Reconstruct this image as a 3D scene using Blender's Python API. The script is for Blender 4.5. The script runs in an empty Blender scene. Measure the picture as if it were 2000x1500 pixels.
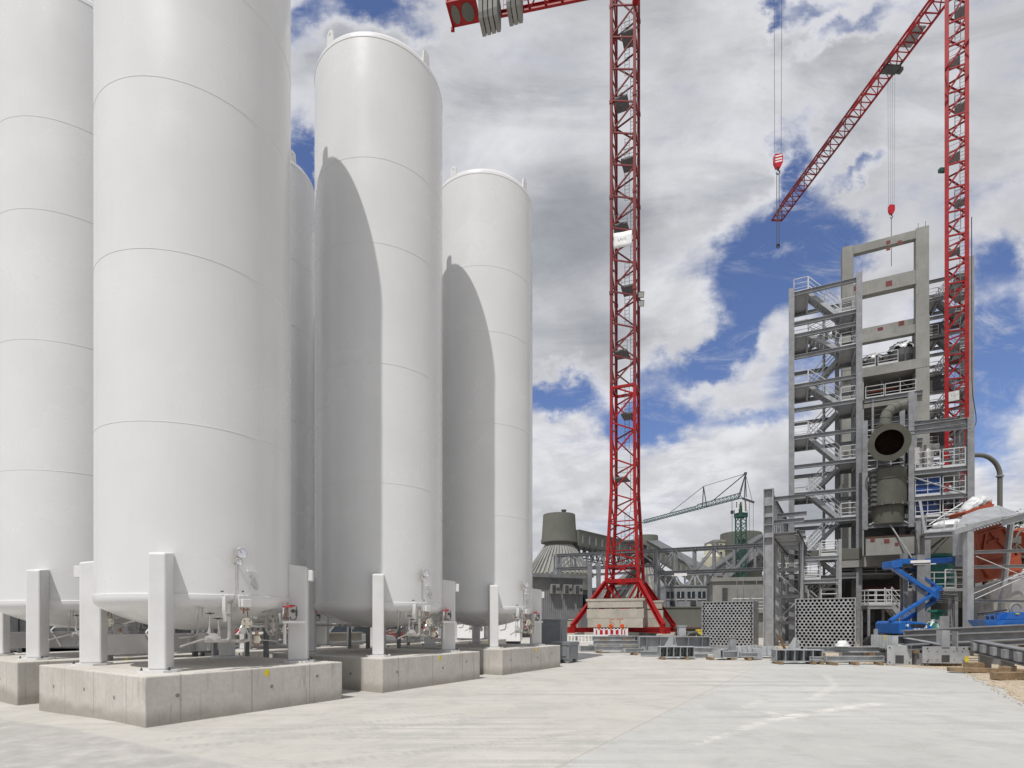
import bpy, math, random
from mathutils import Vector as V, Matrix, noise as mnoise
R = math.radians
random.seed(7)
SC = bpy.context.scene
COL = SC.collection
# ---------------------------------------------------------------- camera model (metres, eye above the yard)
F, CX, HY, EYE = 1075.0, 1000.0, 1214.3, 1.667
def at(px, py, D): return V(((px-CX)/F*D, D, EYE+(HY-py)/F*D))
def gnd(px, D, z=0.0): return V(((px-CX)/F*D, D, z))
def smooth(a, b, x):
    t = min(1, max(0, (x-a)/(b-a))); return t*t*(3-2*t)
def gz(x, y):                       # the yard falls slightly towards the left
    return -0.12*smooth(-6.3, -10.0, x)*smooth(40, 18, y)
Z = V((0, 0, 1))

class MB:
    """collects shapes, links them as one mesh object"""
    def __init__(s): s.v = []; s.f = []; s.mi = []; s.cur = 0; s.o = V((0,0,0))
    def add(s, vs, fs):
        n = len(s.v); s.v += [V(p) for p in vs]
        s.f += [tuple(i+n for i in f) for f in fs]; s.mi += [s.cur]*len(fs)
    def hexa(s, b, t):              # four bottom, four top corners
        s.add(list(b)+list(t), [(3,2,1,0),(4,5,6,7),(0,1,5,4),(1,2,6,5),(2,3,7,6),(3,0,4,7)])
    def box(s, c, d, rz=0.0, M=None):
        c = V(c); x, y, z = d[0]/2, d[1]/2, d[2]/2
        m = M if M is not None else Matrix.Rotation(rz, 3, 'Z')
        P = [m @ V(p)+c for p in ((-x,-y,-z),(x,-y,-z),(x,y,-z),(-x,y,-z),(-x,-y,z),(x,-y,z),(x,y,z),(-x,y,z))]
        s.hexa(P[:4], P[4:])
    def axes(s, p, q, up=Z):
        p, q = V(p), V(q); d = (q-p).normalized()
        u = V(up)
        if abs(d.dot(u)) > .98: u = V((0,1,0)) if abs(d.y) < .9 else V((1,0,0))
        sx = d.cross(u).normalized(); uz = sx.cross(d).normalized()
        return p, q, d, sx, uz
    def beam(s, p, q, w, h=None, up=Z):
        h = h or w
        p, q, d, a, b = s.axes(p, q, up)
        a, b = a*w/2, b*h/2
        s.hexa([p-a-b, p+a-b, q+a-b, q-a-b], [p-a+b, p+a+b, q+a+b, q-a+b])
    def ib(s, p, q, w, h, t=.025, up=Z):       # I section: two flanges and a web
        p, q, d, a, b = s.axes(p, q, up)
        s.beam(p+b*(h/2-t/2), q+b*(h/2-t/2), w, t, b)
        s.beam(p-b*(h/2-t/2), q-b*(h/2-t/2), w, t, b)
        s.beam(p, q, t*.7, h-2*t, b)
    def tube(s, pts, r, n=8, cap=True, closed=False):
        pts = [V(p) for p in pts]; rings = []; m = len(pts)
        prev = None
        for i, p in enumerate(pts):
            if closed: d = (pts[(i+1) % m]-pts[i-1])
            else: d = (pts[min(i+1, m-1)]-pts[max(i-1, 0)])
            d = d.normalized()
            if prev is None:
                u = Z if abs(d.z) < .9 else V((1,0,0))
                a = d.cross(u).normalized()
            else:
                a = (prev-d*prev.dot(d)).normalized()
            prev = a; b = d.cross(a)
            rr = r[i] if isinstance(r, (list, tuple)) else r
            rings.append([p+(a*math.cos(2*math.pi*k/n)+b*math.sin(2*math.pi*k/n))*rr for k in range(n)])
        vs = [v for g in rings for v in g]; fs = []
        for i in range(m if closed else m-1):
            j = (i+1) % m
            for k in range(n):
                l = (k+1) % n
                fs.append((i*n+k, i*n+l, j*n+l, j*n+k))
        if cap and not closed:
            fs.append(tuple(range(n))[::-1]); fs.append(tuple((m-1)*n+k for k in range(n)))
        s.add(vs, fs)
    def cyl(s, p, q, r, r2=None, n=16, cap=True):
        s.tube([p, q], [r, r if r2 is None else r2], n, cap)
    def lathe(s, prof, n=48, c=(0,0,0), cap=False):
        c = V(c); m = len(prof); vs = []; fs = []
        for r, z in prof:
            for k in range(n):
                t = 2*math.pi*k/n
                vs.append(c+V((r*math.cos(t), r*math.sin(t), z)))
        for i in range(m-1):
            for k in range(n):
                l = (k+1) % n
                fs.append((i*n+k, i*n+l, (i+1)*n+l, (i+1)*n+k))
        if cap:
            fs.append(tuple(range(n))[::-1]); fs.append(tuple((m-1)*n+k for k in range(n)))
        s.add(vs, fs)
    def prism(s, poly, off):          # polygon of 3D points swept by an offset
        poly = [V(p) for p in poly]; n = len(poly); off = V(off)
        vs = poly+[p+off for p in poly]
        fs = [tuple(range(n)), tuple(range(n, 2*n))[::-1]]
        fs += [(i, i+n, (i+1) % n+n, (i+1) % n) for i in range(n)]
        s.add(vs, fs)
    def disc(s, c, nrm, r, t, n=20):
        c, nrm = V(c), V(nrm).normalized(); s.cyl(c-nrm*t/2, c+nrm*t/2, r, n=n)
    def ring(s, c, nrm, R0, r, n=20, m=6):
        c, nrm = V(c), V(nrm).normalized()
        u = nrm.cross(Z if abs(nrm.z) < .9 else V((1,0,0))).normalized(); w = nrm.cross(u)
        s.tube([c+(u*math.cos(2*math.pi*k/n)+w*math.sin(2*math.pi*k/n))*R0 for k in range(n)], r, m, closed=True)
    def build(s, name, mat, parent=None, smooth=None, bevel=0, **kw):
        me = bpy.data.meshes.new(name)
        me.from_pydata([tuple(p-s.o) for p in s.v], [], s.f)
        for m in (mat if isinstance(mat, (list, tuple)) else [mat]): me.materials.append(m)
        me.polygons.foreach_set('material_index', s.mi)
        import bmesh
        bm = bmesh.new(); bm.from_mesh(me); bmesh.ops.recalc_face_normals(bm, faces=bm.faces); bm.to_mesh(me); bm.free()
        if smooth is not None:
            me.polygons.foreach_set('use_smooth', [True]*len(me.polygons))
            me.set_sharp_from_angle(angle=R(smooth))
        ob = bpy.data.objects.new(name, me); COL.objects.link(ob)
        if parent is not None: ob.parent = parent
        if bevel:
            b = ob.modifiers.new('edge', 'BEVEL'); b.width = bevel; b.segments = 2; b.limit_method = 'ANGLE'; b.angle_limit = R(40)
        for k, v in kw.items(): ob[k] = v
        return ob

def thing(name, label, cat, loc=(0,0,0), rz=0.0, group=None):
    o = bpy.data.objects.new(name, None); COL.objects.link(o)
    o.empty_display_size = .3
    o.location = loc; o.rotation_euler = (0, 0, rz); o['label'] = label; o['category'] = cat; o['kind'] = 'thing'
    if group: o['group'] = group
    return o
def tag(o, label, cat, group=None, loc=None, rz=0.0):
    o['label'] = label; o['category'] = cat; o['kind'] = 'thing'
    if group: o['group'] = group
    if loc is not None: o.location = loc; o.rotation_euler = (0, 0, rz)
    return o
def copy_tree(o, parent=None, label=None, loc=None, rz=None):
    c = o.copy(); COL.objects.link(c)
    if parent is not None: c.parent = parent
    for ch in list(o.children): copy_tree(ch, c)
    if label: c['label'] = label
    if loc is not None: c.location = loc
    if rz is not None: c.rotation_euler = (0, 0, rz)
    return c

# ---------------------------------------------------------------- materials
class NT:
    def __init__(s, nt): s.t = nt; s.n = nt.nodes; s.l = nt.links
    def node(s, typ, **kw):
        n = s.n.new(typ)
        for k, v in kw.items():
            if k.startswith('i_'):
                key = k[2:]; key = int(key) if key.isdigit() else key
                s.set(n, key, v)
            else: setattr(n, k, v)
        return n
    def set(s, n, key, v):
        if isinstance(v, bpy.types.NodeSocket): s.l.new(v, n.inputs[key])
        else: n.inputs[key].default_value = v
    def math(s, op, a, b=0.0, c=None, clamp=False):
        n = s.n.new('ShaderNodeMath'); n.operation = op; n.use_clamp = clamp
        s.set(n, 0, a); s.set(n, 1, b)
        if c is not None: s.set(n, 2, c)
        return n.outputs[0]
    def vmath(s, op, a, b=None):
        n = s.n.new('ShaderNodeVectorMath'); n.operation = op; s.set(n, 0, a)
        if b is not None: s.set(n, 1, b)
        return n
    def mix(s, f, a, b, mode='MIX'):
        n = s.n.new('ShaderNodeMix'); n.data_type = 'RGBA'; n.blend_type = mode
        s.set(n, 0, f); s.set(n, 6, a); s.set(n, 7, b)
        return n.outputs[2]
    def noise(s, vec, scale, detail=5, rough=.55, dist=0.0):
        n = s.n.new('ShaderNodeTexNoise'); s.set(n, 'Vector', vec)
        s.set(n, 'Scale', scale); s.set(n, 'Detail', detail); s.set(n, 'Roughness', rough); s.set(n, 'Distortion', dist)
        return n
    def step(s, v, a, b, lo=0.0, hi=1.0):
        n = s.n.new('ShaderNodeMapRange'); n.interpolation_type = 'SMOOTHSTEP'
        s.set(n, 0, v); s.set(n, 1, a); s.set(n, 2, b); s.set(n, 3, lo); s.set(n, 4, hi)
        return n.outputs[0]
def c4(c): return (c[0], c[1], c[2], 1.0)
MATS = {}
def pmat(name, c, rough=.5, metal=0.0, var=.12, scale=3.0, streak=0.0, bump=0.0, bscale=40.0, dirt=None, dirt_amt=0.0, spec=.5, trans=0.0, alpha=1.0, coat=0.0):
    m = bpy.data.materials.new(name); m.use_nodes = True
    t = NT(m.node_tree); b = t.n['Principled BSDF']
    tc = t.node('ShaderNodeTexCoord'); oi = t.node('ShaderNodeObjectInfo')
    off = t.vmath('SCALE', (13.7, 7.1, 3.3)); t.set(off, 'Scale', oi.outputs['Random'])
    vec = t.vmath('ADD', tc.outputs['Object'], off.outputs[0]).outputs[0]
    n1 = t.noise(vec, scale, 6, .6)
    f = t.step(n1.outputs['Fac'], .3, .7)
    lo = tuple(x*(1-var) for x in c); hi = tuple(min(1, x*(1+var)) for x in c)
    col = t.mix(f, c4(lo), c4(hi))
    if streak:
        mp = t.node('ShaderNodeMapping', i_Vector=vec, i_Scale=(9, 9, .35))
        n2 = t.noise(mp.outputs[0], 1.6, 5, .6)
        col = t.mix(t.step(n2.outputs['Fac'], .5, .75, 0, streak), col, c4(tuple(x*.45 for x in c)))
    if dirt is not None:
        n3 = t.noise(vec, scale*2.3, 8, .68, .4)
        col = t.mix(t.step(n3.outputs['Fac'], .53, .72, 0, dirt_amt), col, c4(dirt))
    t.set(b, 'Base Color', col)
    t.set(b, 'Roughness', t.step(n1.outputs['Fac'], .2, .8, max(.05, rough-.07), min(1, rough+.08)))
    b.inputs['Metallic'].default_value = metal
    b.inputs['Specular IOR Level'].default_value = spec
    if trans: b.inputs['Transmission Weight'].default_value = trans
    if alpha < 1: b.inputs['Alpha'].default_value = alpha
    if coat: b.inputs['Coat Weight'].default_value = coat; b.inputs['Coat Roughness'].default_value = .1
    if bump:
        n4 = t.noise(vec, bscale, 4, .6)
        bp = t.node('ShaderNodeBump', i_Strength=bump, i_Distance=.02, i_Height=n4.outputs['Fac'])
        t.set(b, 'Normal', bp.outputs[0])
    MATS[name] = m
    return m
M_white = pmat('white_tank_paint', (.715,.717,.718), .24, 0, .03, .5, streak=.035, spec=.45, bump=.008, bscale=.9)
M_whitep = pmat('white_painted_steel', (.71,.71,.705), .36, 0, .04, 2)
M_sign = pmat('white_plate', (.8,.8,.8), .3, 0, .03, 2)
M_steel = pmat('stainless_steel', (.55,.54,.52), .32, .45, .12, 6)
M_sheet = pmat('sheet_stainless', (.60,.60,.60), .22, .55, .04, 1.5)
M_pipe = pmat('dull_pipe_steel', (.42,.40,.37), .42, .35, .15, 8)
M_galv = pmat('galvanised_steel', (.225,.232,.245), .5, .15, .16, 2.2, streak=.2, dirt=(.32,.33,.34), dirt_amt=.3)
M_galvl = pmat('fresh_galvanised_steel', (.335,.345,.36), .45, .2, .14, 2.5, dirt=(.23,.245,.26), dirt_amt=.4)
M_rail = pmat('pale_railing_steel', (.54,.55,.56), .4, .1, .08, 4)
M_stock = pmat('stock_galvanised_steel', (.40,.412,.425), .45, .2, .14, 2.5, dirt=(.26,.275,.29), dirt_amt=.4)
M_spray = pmat('faded_spray_paint', (.45,.20,.13), .8, 0, .3, 9)
M_dark = pmat('dark_steel', (.06,.062,.066), .55, 0, .3, 2)
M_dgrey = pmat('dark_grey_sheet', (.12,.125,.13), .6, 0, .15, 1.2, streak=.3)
M_mgrey = pmat('grey_cladding', (.245,.25,.26), .55, 0, .1, 1.0, streak=.25)
M_lining = pmat('dark_brown_lining', (.022,.013,.010), .95, 0, .3, 2, spec=.05)  # near-black matt brown for the duct mouth interior
M_black = pmat('black_rubber', (.02,.02,.021), .6, 0, .3, 5)
M_red = pmat('red_crane_paint', (.31,.007,.009), .5, 0, .25, 3, streak=.15, spec=.3)
M_redf = pmat('faded_shaded_red_crane_paint', (.17,.020,.022), .6, 0, .3, 3, streak=.2, spec=.3)  # faded red, with shade-side darkness mixed into the colour
M_redw = pmat('bright_red_plastic', (.5,.015,.03), .3, 0, .08, 4)
M_greenc = pmat('green_crane_paint', (.018,.08,.062), .5, 0, .2, 3)
M_teal = pmat('teal_machine_paint', (.012,.13,.11), .38, 0, .15, 3)
M_blue = pmat('blue_machine_paint', (.011,.11,.40), .33, 0, .1, 3, coat=.3)
M_dblue = pmat('deep_and_shaded_blue', (.012,.06,.24), .4, 0, .15, 3)
M_orange = pmat('orange_primer', (.30,.058,.024), .55, 0, .15, 1.8, streak=.15)
M_lamp = pmat('orange_lamp_plastic', (.72,.10,.01), .3, 0, .1, 8)
M_wood = pmat('raw_timber', (.24,.17,.10), .75, 0, .25, 6, dirt=(.14,.09,.05), dirt_amt=.5)
M_rust = pmat('rusty_steel', (.06,.032,.022), .8, 0, .35, 4)
M_olive = pmat('olive_refractory_steel', (.085,.085,.068), .55, 0, .12, 1.5, streak=.2)
M_wrap = pmat('white_plastic_wrap', (.60,.61,.62), .42, 0, .2, 5, bump=.5, bscale=9)
M_copper = pmat('copper_fitting', (.33,.20,.14), .38, .5, .2, 9)
M_cream = pmat('cream_flange', (.62,.58,.48), .5, 0, .06, 6)
M_yellow = pmat('yellow_paint', (.65,.52,.03), .6, 0, .2, 9)
M_creamb = pmat('cream_plaster', (.50,.475,.37), .8, 0, .08, .4, streak=.15)
M_bin = pmat('grey_bin_plastic', (.22,.235,.25), .45, 0, .06, 2)
M_silo = pmat('aged_and_shaded_concrete', (.135,.137,.12), .85, 0, .14, .12, streak=.3)
M_roofs = pmat('ribbed_dome_sheet', (.18,.182,.16), .6, 0, .14, .1, streak=.3)
M_glass = pmat('dark_window_glass', (.03,.04,.05), .08, 0, .1, 1)
M_bark = pmat('tree_bark', (.08,.06,.045), .9, 0, .2, 3)
M_leaf = pmat('tree_leaves', (.055,.075,.03), .6, 0, .4, 1.5)
M_face = pmat('gauge_dial', (.6,.62,.68), .25, 0, .05, 8)
M_redbrown = pmat('red_primer', (.15,.03,.026), .7, 0, .2, 4)
M_cast = pmat('tower_concrete', (.26,.26,.243), .85, 0, .16, .5, streak=.3, dirt=(.14,.138,.122), dirt_amt=.45, bump=.1, bscale=10)
M_castd = pmat('weathered_ballast_concrete', (.40,.375,.32), .85, 0, .12, .8, streak=.35, dirt=(.2,.18,.15), dirt_amt=.4, bump=.1, bscale=12)
M_cable = pmat('steel_cable', (.05,.05,.055), .5, .3, .1, 4)

def plinth_mat():
    m = bpy.data.materials.new('cast_plinth_concrete'); m.use_nodes = True
    t = NT(m.node_tree); b = t.n['Principled BSDF']
    tc = t.node('ShaderNodeTexCoord'); oi = t.node('ShaderNodeObjectInfo')
    off = t.vmath('SCALE', (13.7, 7.1, 3.3)); t.set(off, 'Scale', oi.outputs['Random'])
    P = tc.outputs['Object']; vec = t.vmath('ADD', P, off.outputs[0]).outputs[0]
    big = t.noise(vec, .9, 6, .6); fine = t.noise(vec, 14, 6, .65)
    col = t.mix(t.step(big.outputs['Fac'], .3, .7), (.50,.475,.435,1), (.61,.585,.545,1))
    col = t.mix(t.step(fine.outputs['Fac'], .35, .75, 0, .35), col, (.38,.358,.32,1))
    mp = t.node('ShaderNodeMapping', i_Vector=vec, i_Scale=(5, 5, .5))
    st = t.noise(mp.outputs[0], 2.2, 6, .65)
    col = t.mix(t.step(st.outputs['Fac'], .54, .72, 0, .5), col, (.27,.245,.2,1))
    sep = t.node('ShaderNodeSeparateXYZ', i_0=P)
    # rising damp and splash dirt along the foot, ragged edge
    h = t.math('ADD', sep.outputs[2], t.math('MULTIPLY', t.math('SUBTRACT', big.outputs['Fac'], .5), -.7))
    col = t.mix(t.step(h, .03, .30, .55, 0.0), col, (.19,.172,.14,1))
    # formwork joints
    for ax, offv in ((0, .35), (1, .62)):
        u = t.math('FRACT', t.math('ADD', t.math('MULTIPLY', sep.outputs[ax], .8), offv))
        d = t.math('ABSOLUTE', t.math('SUBTRACT', u, .5))
        col = t.mix(t.step(d, .006, .018, .45, 0.0), col, (.24,.22,.19,1))
    t.set(b, 'Base Color', col); b.inputs['Roughness'].default_value = .85
    bp = t.node('ShaderNodeBump', i_Strength=.25, i_Distance=.01, i_Height=fine.outputs['Fac'])
    t.set(b, 'Normal', bp.outputs[0])
    return m
M_plinth = plinth_mat()

def ground_mat():
    m = bpy.data.materials.new('yard_concrete'); m.use_nodes = True
    t = NT(m.node_tree); b = t.n['Principled BSDF']
    tc = t.node('ShaderNodeTexCoord'); P = tc.outputs['Object']
    sep = t.node('ShaderNodeSeparateXYZ', i_0=P); X, Y = sep.outputs[0], sep.outputs[1]
    n1 = t.noise(P, .22, 7, .6, .3); n2 = t.noise(P, 2.3, 8, .68, .2); n3 = t.noise(P, 30, 4, .7)
    warm = t.mix(t.step(n1.outputs['Fac'], .3, .7), (.45,.43,.395,1), (.545,.525,.49,1))
    cool = t.mix(t.step(n1.outputs['Fac'], .3, .7), (.425,.427,.41,1), (.51,.514,.498,1))
    wob = t.math('MULTIPLY', t.math('SUBTRACT', n2.outputs['Fac'], .5), .12)
    def line(p, q, w):        # signed distance to the right of p->q, blended over w
        dx, dy = q[0]-p[0], q[1]-p[1]; L = math.hypot(dx, dy)
        a = t.math('MULTIPLY', t.math('SUBTRACT', X, p[0]), dy/L)
        c = t.math('MULTIPLY', t.math('SUBTRACT', Y, p[1]), -dx/L)
        return t.math('ADD', t.math('ADD', a, c), wob)
    d1 = line((.5, 6.27), (9.33, 20.9), 0)
    slab = t.step(d1, -.05, .05)
    col = t.mix(slab, warm, cool)
    d2 = line((-9.4, 10.1), (-3.03, 6.27), 0)
    asp = t.step(d2, -.06, .06)
    grey = t.mix(t.step(n2.outputs['Fac'], .35, .65), (.35,.335,.32,1), (.43,.414,.40,1))
    col = t.mix(asp, col, grey)
    # patches and scuffs
    col = t.mix(t.step(n2.outputs['Fac'], .52, .66, 0, .30), col, (.56,.535,.49,1))
    col = t.mix(t.step(n2.outputs['Fac'], .32, .47, .35, 0), col, (.33,.32,.295,1))
    n5 = t.noise(P, .75, 9, .72, .6)
    col = t.mix(t.step(n5.outputs['Fac'], .50, .62, 0, .30), col, (.345,.355,.34,1))
    col = t.mix(t.step(n5.outputs['Fac'], .34, .43, .28, 0), col, (.54,.52,.485,1))
    # tyre marks: stretched noise along two directions
    for rz, sc, lo, amt, tint in ((R(62), (.06, 2.3, 1), .53, .60, (.27,.275,.265,1)), (R(22), (.05, 1.6, 1), .54, .55, (.29,.295,.285,1))):
        mp = t.node('ShaderNodeMapping', i_Vector=P, i_Rotation=(0, 0, -rz), i_Scale=sc)
        tn = t.noise(mp.outputs[0], 1.3, 7, .62)
        brk = t.step(n1.outputs['Fac'], .40, .58)
        f = t.math('MULTIPLY', t.step(tn.outputs['Fac'], lo, lo+.07, 0, amt), t.math('MULTIPLY', brk, t.step(n3.outputs['Fac'], .3, .6)))
        col = t.mix(f, col, tint)
    mp7 = t.node('ShaderNodeMapping', i_Vector=P, i_Rotation=(0,0,R(-35)), i_Scale=(.8,13,1)); n7 = t.noise(mp7.outputs[0], 1.0, 8, .7, 1.2)
    scr = t.math('MULTIPLY', t.step(t.math('ABSOLUTE', t.math('SUBTRACT', n7.outputs['Fac'], .5)), .035, .008), t.step(n5.outputs['Fac'], .46, .6))
    col = t.mix(t.math('MULTIPLY', scr, .38), col, (.27,.28,.27,1))
    # tyre prints with tread bars, and worn pale line marks
    def seg(p, q, half, soft, ragged):   # soft-edged band along a line on the slab
        dx, dy = q[0]-p[0], q[1]-p[1]; L = math.hypot(dx, dy)
        al = t.math('ADD', t.math('MULTIPLY', t.math('SUBTRACT', X, p[0]), dx/L), t.math('MULTIPLY', t.math('SUBTRACT', Y, p[1]), dy/L))
        di = t.math('ABSOLUTE', t.math('ADD', line(p, q, 0), t.math('MULTIPLY', t.math('SUBTRACT', n3.outputs['Fac'], .5), ragged)))
        across = t.step(di, half+soft, half-soft)
        ends = t.math('MULTIPLY', t.step(al, -.1, .15), t.step(al, L+.1, L-.15))
        return t.math('MULTIPLY', across, ends), al
    mp6 = t.node('ShaderNodeMapping', i_Vector=P, i_Rotation=(0,0,R(-50)), i_Scale=(3.5,9,1)); n6 = t.noise(mp6.outputs[0], 1.0, 9, .78, .5)
    def gp(px, py): D = EYE*F/(py-HY); return ((px-CX)/F*D, D)
    for a_, b_ in (((300,1447),(905,1394)), ((330,1462),(960,1402)), ((560,1500),(1150,1428))):
        m_, al = seg(gp(*a_), gp(*b_), .11, .03, .05)
        tread = t.step(t.math('SINE', t.math('MULTIPLY', al, 46.0)), -.3, .4, .35, 1.0)
        m_ = t.math('MULTIPLY', t.math('MULTIPLY', m_, tread), t.step(n2.outputs['Fac'], .38, .56, .1, .42))
        col = t.mix(m_, col, (.29,.295,.28,1))
    for a_, b_, hw, amt in (((1500,1405),(1722,1373),.15,.95), ((1350,1455),(1515,1404),.09,.75), ((1450,1385),(1492,1367),.10,.5), ((1585,1366),(1632,1338),.10,.65), ((1632,1340),(1612,1318),.09,.55), ((1490,1388),(1560,1408),.10,.7)):
        m_, al = seg(gp(*a_), gp(*b_), hw, .05, .22)
        fade = t.math('MULTIPLY', t.step(n2.outputs['Fac'], .36, .54, .1, amt), t.step(n6.outputs['Fac'], .44, .54, .05, 1.0))
        col = t.mix(t.math('MULTIPLY', m_, fade), col, (.66,.635,.60,1))
    # saw-cut joints
    for p, q in (((.5, 6.27), (9.33, 20.9)),):
        col = t.mix(t.step(t.math('ABSOLUTE', line(p, q, 0)), .008, .025, .4, 0), col, (.28,.27,.25,1))
    col = t.mix(t.step(n3.outputs['Fac'], .25, .75, 0, .16), col, (.37,.35,.32,1))
    far = t.step(Y, 60, 130)
    col = t.mix(far, col, (.30,.29,.26,1))
    t.set(b, 'Base Color', col); b.inputs['Roughness'].default_value = .88
    h = t.math('ADD', n3.outputs['Fac'], t.math('MULTIPLY', n2.outputs['Fac'], 1.5))
    bp = t.node('ShaderNodeBump', i_Strength=.22, i_Distance=.012, i_Height=h)
    t.set(b, 'Normal', bp.outputs[0])
    return m
M_ground = ground_mat()
M_gravel = pmat('limestone_gravel', (.46,.385,.29), .95, 0, .25, 9, dirt=(.22,.17,.12), dirt_amt=.6, bump=1.0, bscale=22)
M_chalk = pmat('worn_white_line', (.68,.655,.62), .85, 0, .1, 4, dirt=(.5,.47,.43), dirt_amt=.8)
# ---------------------------------------------------------------- camera
cd = bpy.data.cameras.new('camera'); cam = bpy.data.objects.new('camera', cd); COL.objects.link(cam)
cam.location = (0, 0, EYE); cam.rotation_euler = (R(90), 0, 0)
cd.sensor_fit = 'HORIZONTAL'; cd.sensor_width = 36; cd.lens = F/2000*36; cd.shift_y = (HY-750)/2000
cd.clip_start = .1; cd.clip_end = 8000
SC.camera = cam
SC.view_settings.view_transform = 'Standard'; SC.view_settings.look = 'None'
SC.view_settings.exposure = 0; SC.view_settings.gamma = 1
# ---------------------------------------------------------------- sun
SUN_EL, SUN_AZ = R(62), math.atan2(-.437, -.90)
sd = V((math.sin(SUN_AZ)*math.cos(SUN_EL), math.cos(SUN_AZ)*math.cos(SUN_EL), math.sin(SUN_EL)))
sl = bpy.data.lights.new('sun', 'SUN'); sl.energy = 3.45; sl.angle = R(.5); sl.color = (1, .968, .925)
so = bpy.data.objects.new('sun', sl); COL.objects.link(so); so.rotation_euler = sd.to_track_quat('Z', 'Y').to_euler(); so.location = (-20, -30, 60)
# ---------------------------------------------------------------- sky with clouds
w = bpy.data.worlds.new('World'); SC.world = w; w.use_nodes = True
t = NT(w.node_tree); bg = t.n['Background']
sky = t.node('ShaderNodeTexSky', sky_type='NISHITA'); sky.sun_disc = False
sky.sun_elevation = SUN_EL; sky.sun_rotation = SUN_AZ % (2*math.pi); sky.air_density = 1.0; sky.dust_density = .6; sky.ozone_density = 2.5
G = t.node('ShaderNodeTexCoord').outputs['Generated']
D3 = t.vmath('NORMALIZE', G).outputs[0]
sep = t.node('ShaderNodeSeparateXYZ', i_0=D3); X, Y, ZZ = sep.outputs
zc = t.math('ADD', t.math('MAXIMUM', ZZ, 0.0), .16)
flat = t.node('ShaderNodeCombineXYZ', i_0=t.math('DIVIDE', X, zc), i_1=t.math('DIVIDE', Y, zc), i_2=0.0).outputs[0]
yc = t.math('MAXIMUM', Y, .06)
uv = t.node('ShaderNodeCombineXYZ', i_0=t.math('DIVIDE', X, yc), i_1=t.math('DIVIDE', ZZ, yc), i_2=0.0).outputs[0]
wn = t.noise(uv, 7.0, 7, .62)
woff = t.vmath('SUBTRACT', wn.outputs['Color'], (.5, .5, .5)).outputs[0]
ws = t.vmath('SCALE', woff); ws.inputs['Scale'].default_value = .21
uvd = t.vmath('MULTIPLY', t.vmath('ADD', uv, ws.outputs[0]).outputs[0], (1, 1, 0)).outputs[0]
def blob(px, py, rx, ry, rot, strength):
    mp = t.node('ShaderNodeMapping', vector_type='TEXTURE', i_Vector=uvd,
                i_Location=((px-CX)/F, (HY-py)/F, 0), i_Rotation=(0, 0, R(rot)), i_Scale=(rx/F, ry/F, 1))
    ln = t.vmath('LENGTH', mp.outputs[0]).outputs['Value']
    return t.step(ln, 1.2, .08, 0, strength)
def total(lst):
    acc = None
    for b_ in lst:
        v = blob(*b_); acc = v if acc is None else t.math('ADD', acc, v)
    return acc
GAPS = [(1490, 520, 265, 112, 60, 1.1), (1365, 690, 160, 62, 38, 1.0), (1650, 480, 60, 70, 0, .5), (1570, 540, 110, 90, 20, .85), (1545, 360, 50, 140, -10, .75),
        (1935, 710, 140, 230, 0, 1.1), (1960, 500, 70, 70, 0, .6), (1660, 60, 150, 34, 22, .6), (1580, 20, 90, 30, 20, .5), (1525, 10, 26, 60, 0, .6),
        (1690, 340, 70, 22, 35, .6), (590, 30, 60, 100, 0, .8), (735, 10, 140, 60, -12, 1.0), (600, 330, 40, 120, 0, .8),
        (1105, 760, 95, 50, 10, .95), (1260, 810, 150, 56, -8, .85), (1590, 720, 130, 50, 20, .5), (606, 650, 34, 330, 0, .95),
        (1620, 420, 60, 120, 10, .35), (1480, 830, 120, 36, 10, .55), (1790, 640, 70, 60, 0, .4)]
LIGHT = [(1330, 590, 130, 110, 40, .35), (1250, 320, 120, 140, 0, .25), (1280, 930, 330, 130, 0, .45), (1120, 880, 170, 120, 0, .55), (1400, 880, 160, 90, 0, .45), (1400, 650, 110, 90, 50, .55), (1450, 90, 120, 150, 30, .5), (1000, 260, 120, 90, 0, .35), (1720, 450, 140, 90, 20, .5),
         (1930, 960, 120, 90, 0, .5), (1350, 300, 120, 120, 30, .35), (650, 150, 100, 100, 0, .2)]
DARKB = [(1110, 470, 230, 150, 10, .6), (1080, 150, 160, 110, 0, .35), (1650, 260, 160, 80, 35, .4), (1130, 1000, 120, 24, 0, .3), (620, 120, 90, 90, 0, .45), (1180, 640, 120, 80, 0, .4)]
gap, lig, drk = total(GAPS), total(LIGHT), total(DARKB)
n1 = t.noise(flat, 1.15, 9, .60, .35); n2 = t.noise(flat, 3.3, 8, .64, .3); st_ = t.node('ShaderNodeMapping', i_Vector=uv, i_Rotation=(0,0,R(-48)), i_Scale=(2.0,5.2,1))
n3 = t.noise(st_.outputs[0], 1.0, 9, .64, .5)
base = t.math('ADD', .56, t.math('MULTIPLY', t.math('SUBTRACT', n1.outputs['Fac'], .5), .55))
base = t.math('ADD', base, t.math('MULTIPLY', t.math('SUBTRACT', n2.outputs['Fac'], .5), .7))
base = t.math('ADD', base, t.math('MULTIPLY', t.math('SUBTRACT', n3.outputs['Fac'], .5), 1.25))
dens = t.math('SUBTRACT', base, t.math('MULTIPLY', gap, .74))
behind = t.math('MULTIPLY', t.step(Y, .05, -.35), t.step(X, -.5, .2))  # unseen sky behind the camera, dimmed to deepen the tank shading
cover = t.step(dens, -.10, .54)
wisp = t.noise(st_.outputs[0], 2.6, 9, .7, .8)
cover = t.math('MAXIMUM', cover, t.step(wisp.outputs['Fac'], .50, .76, 0, .55))
thick = t.step(t.math('ADD', dens, t.math('MULTIPLY', t.math('SUBTRACT', drk, lig), .45)), .30, .95)
cl = t.mix(thick, (7.2, 7.25, 7.55, 1), (3.6, 3.8, 4.15, 1))
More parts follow.
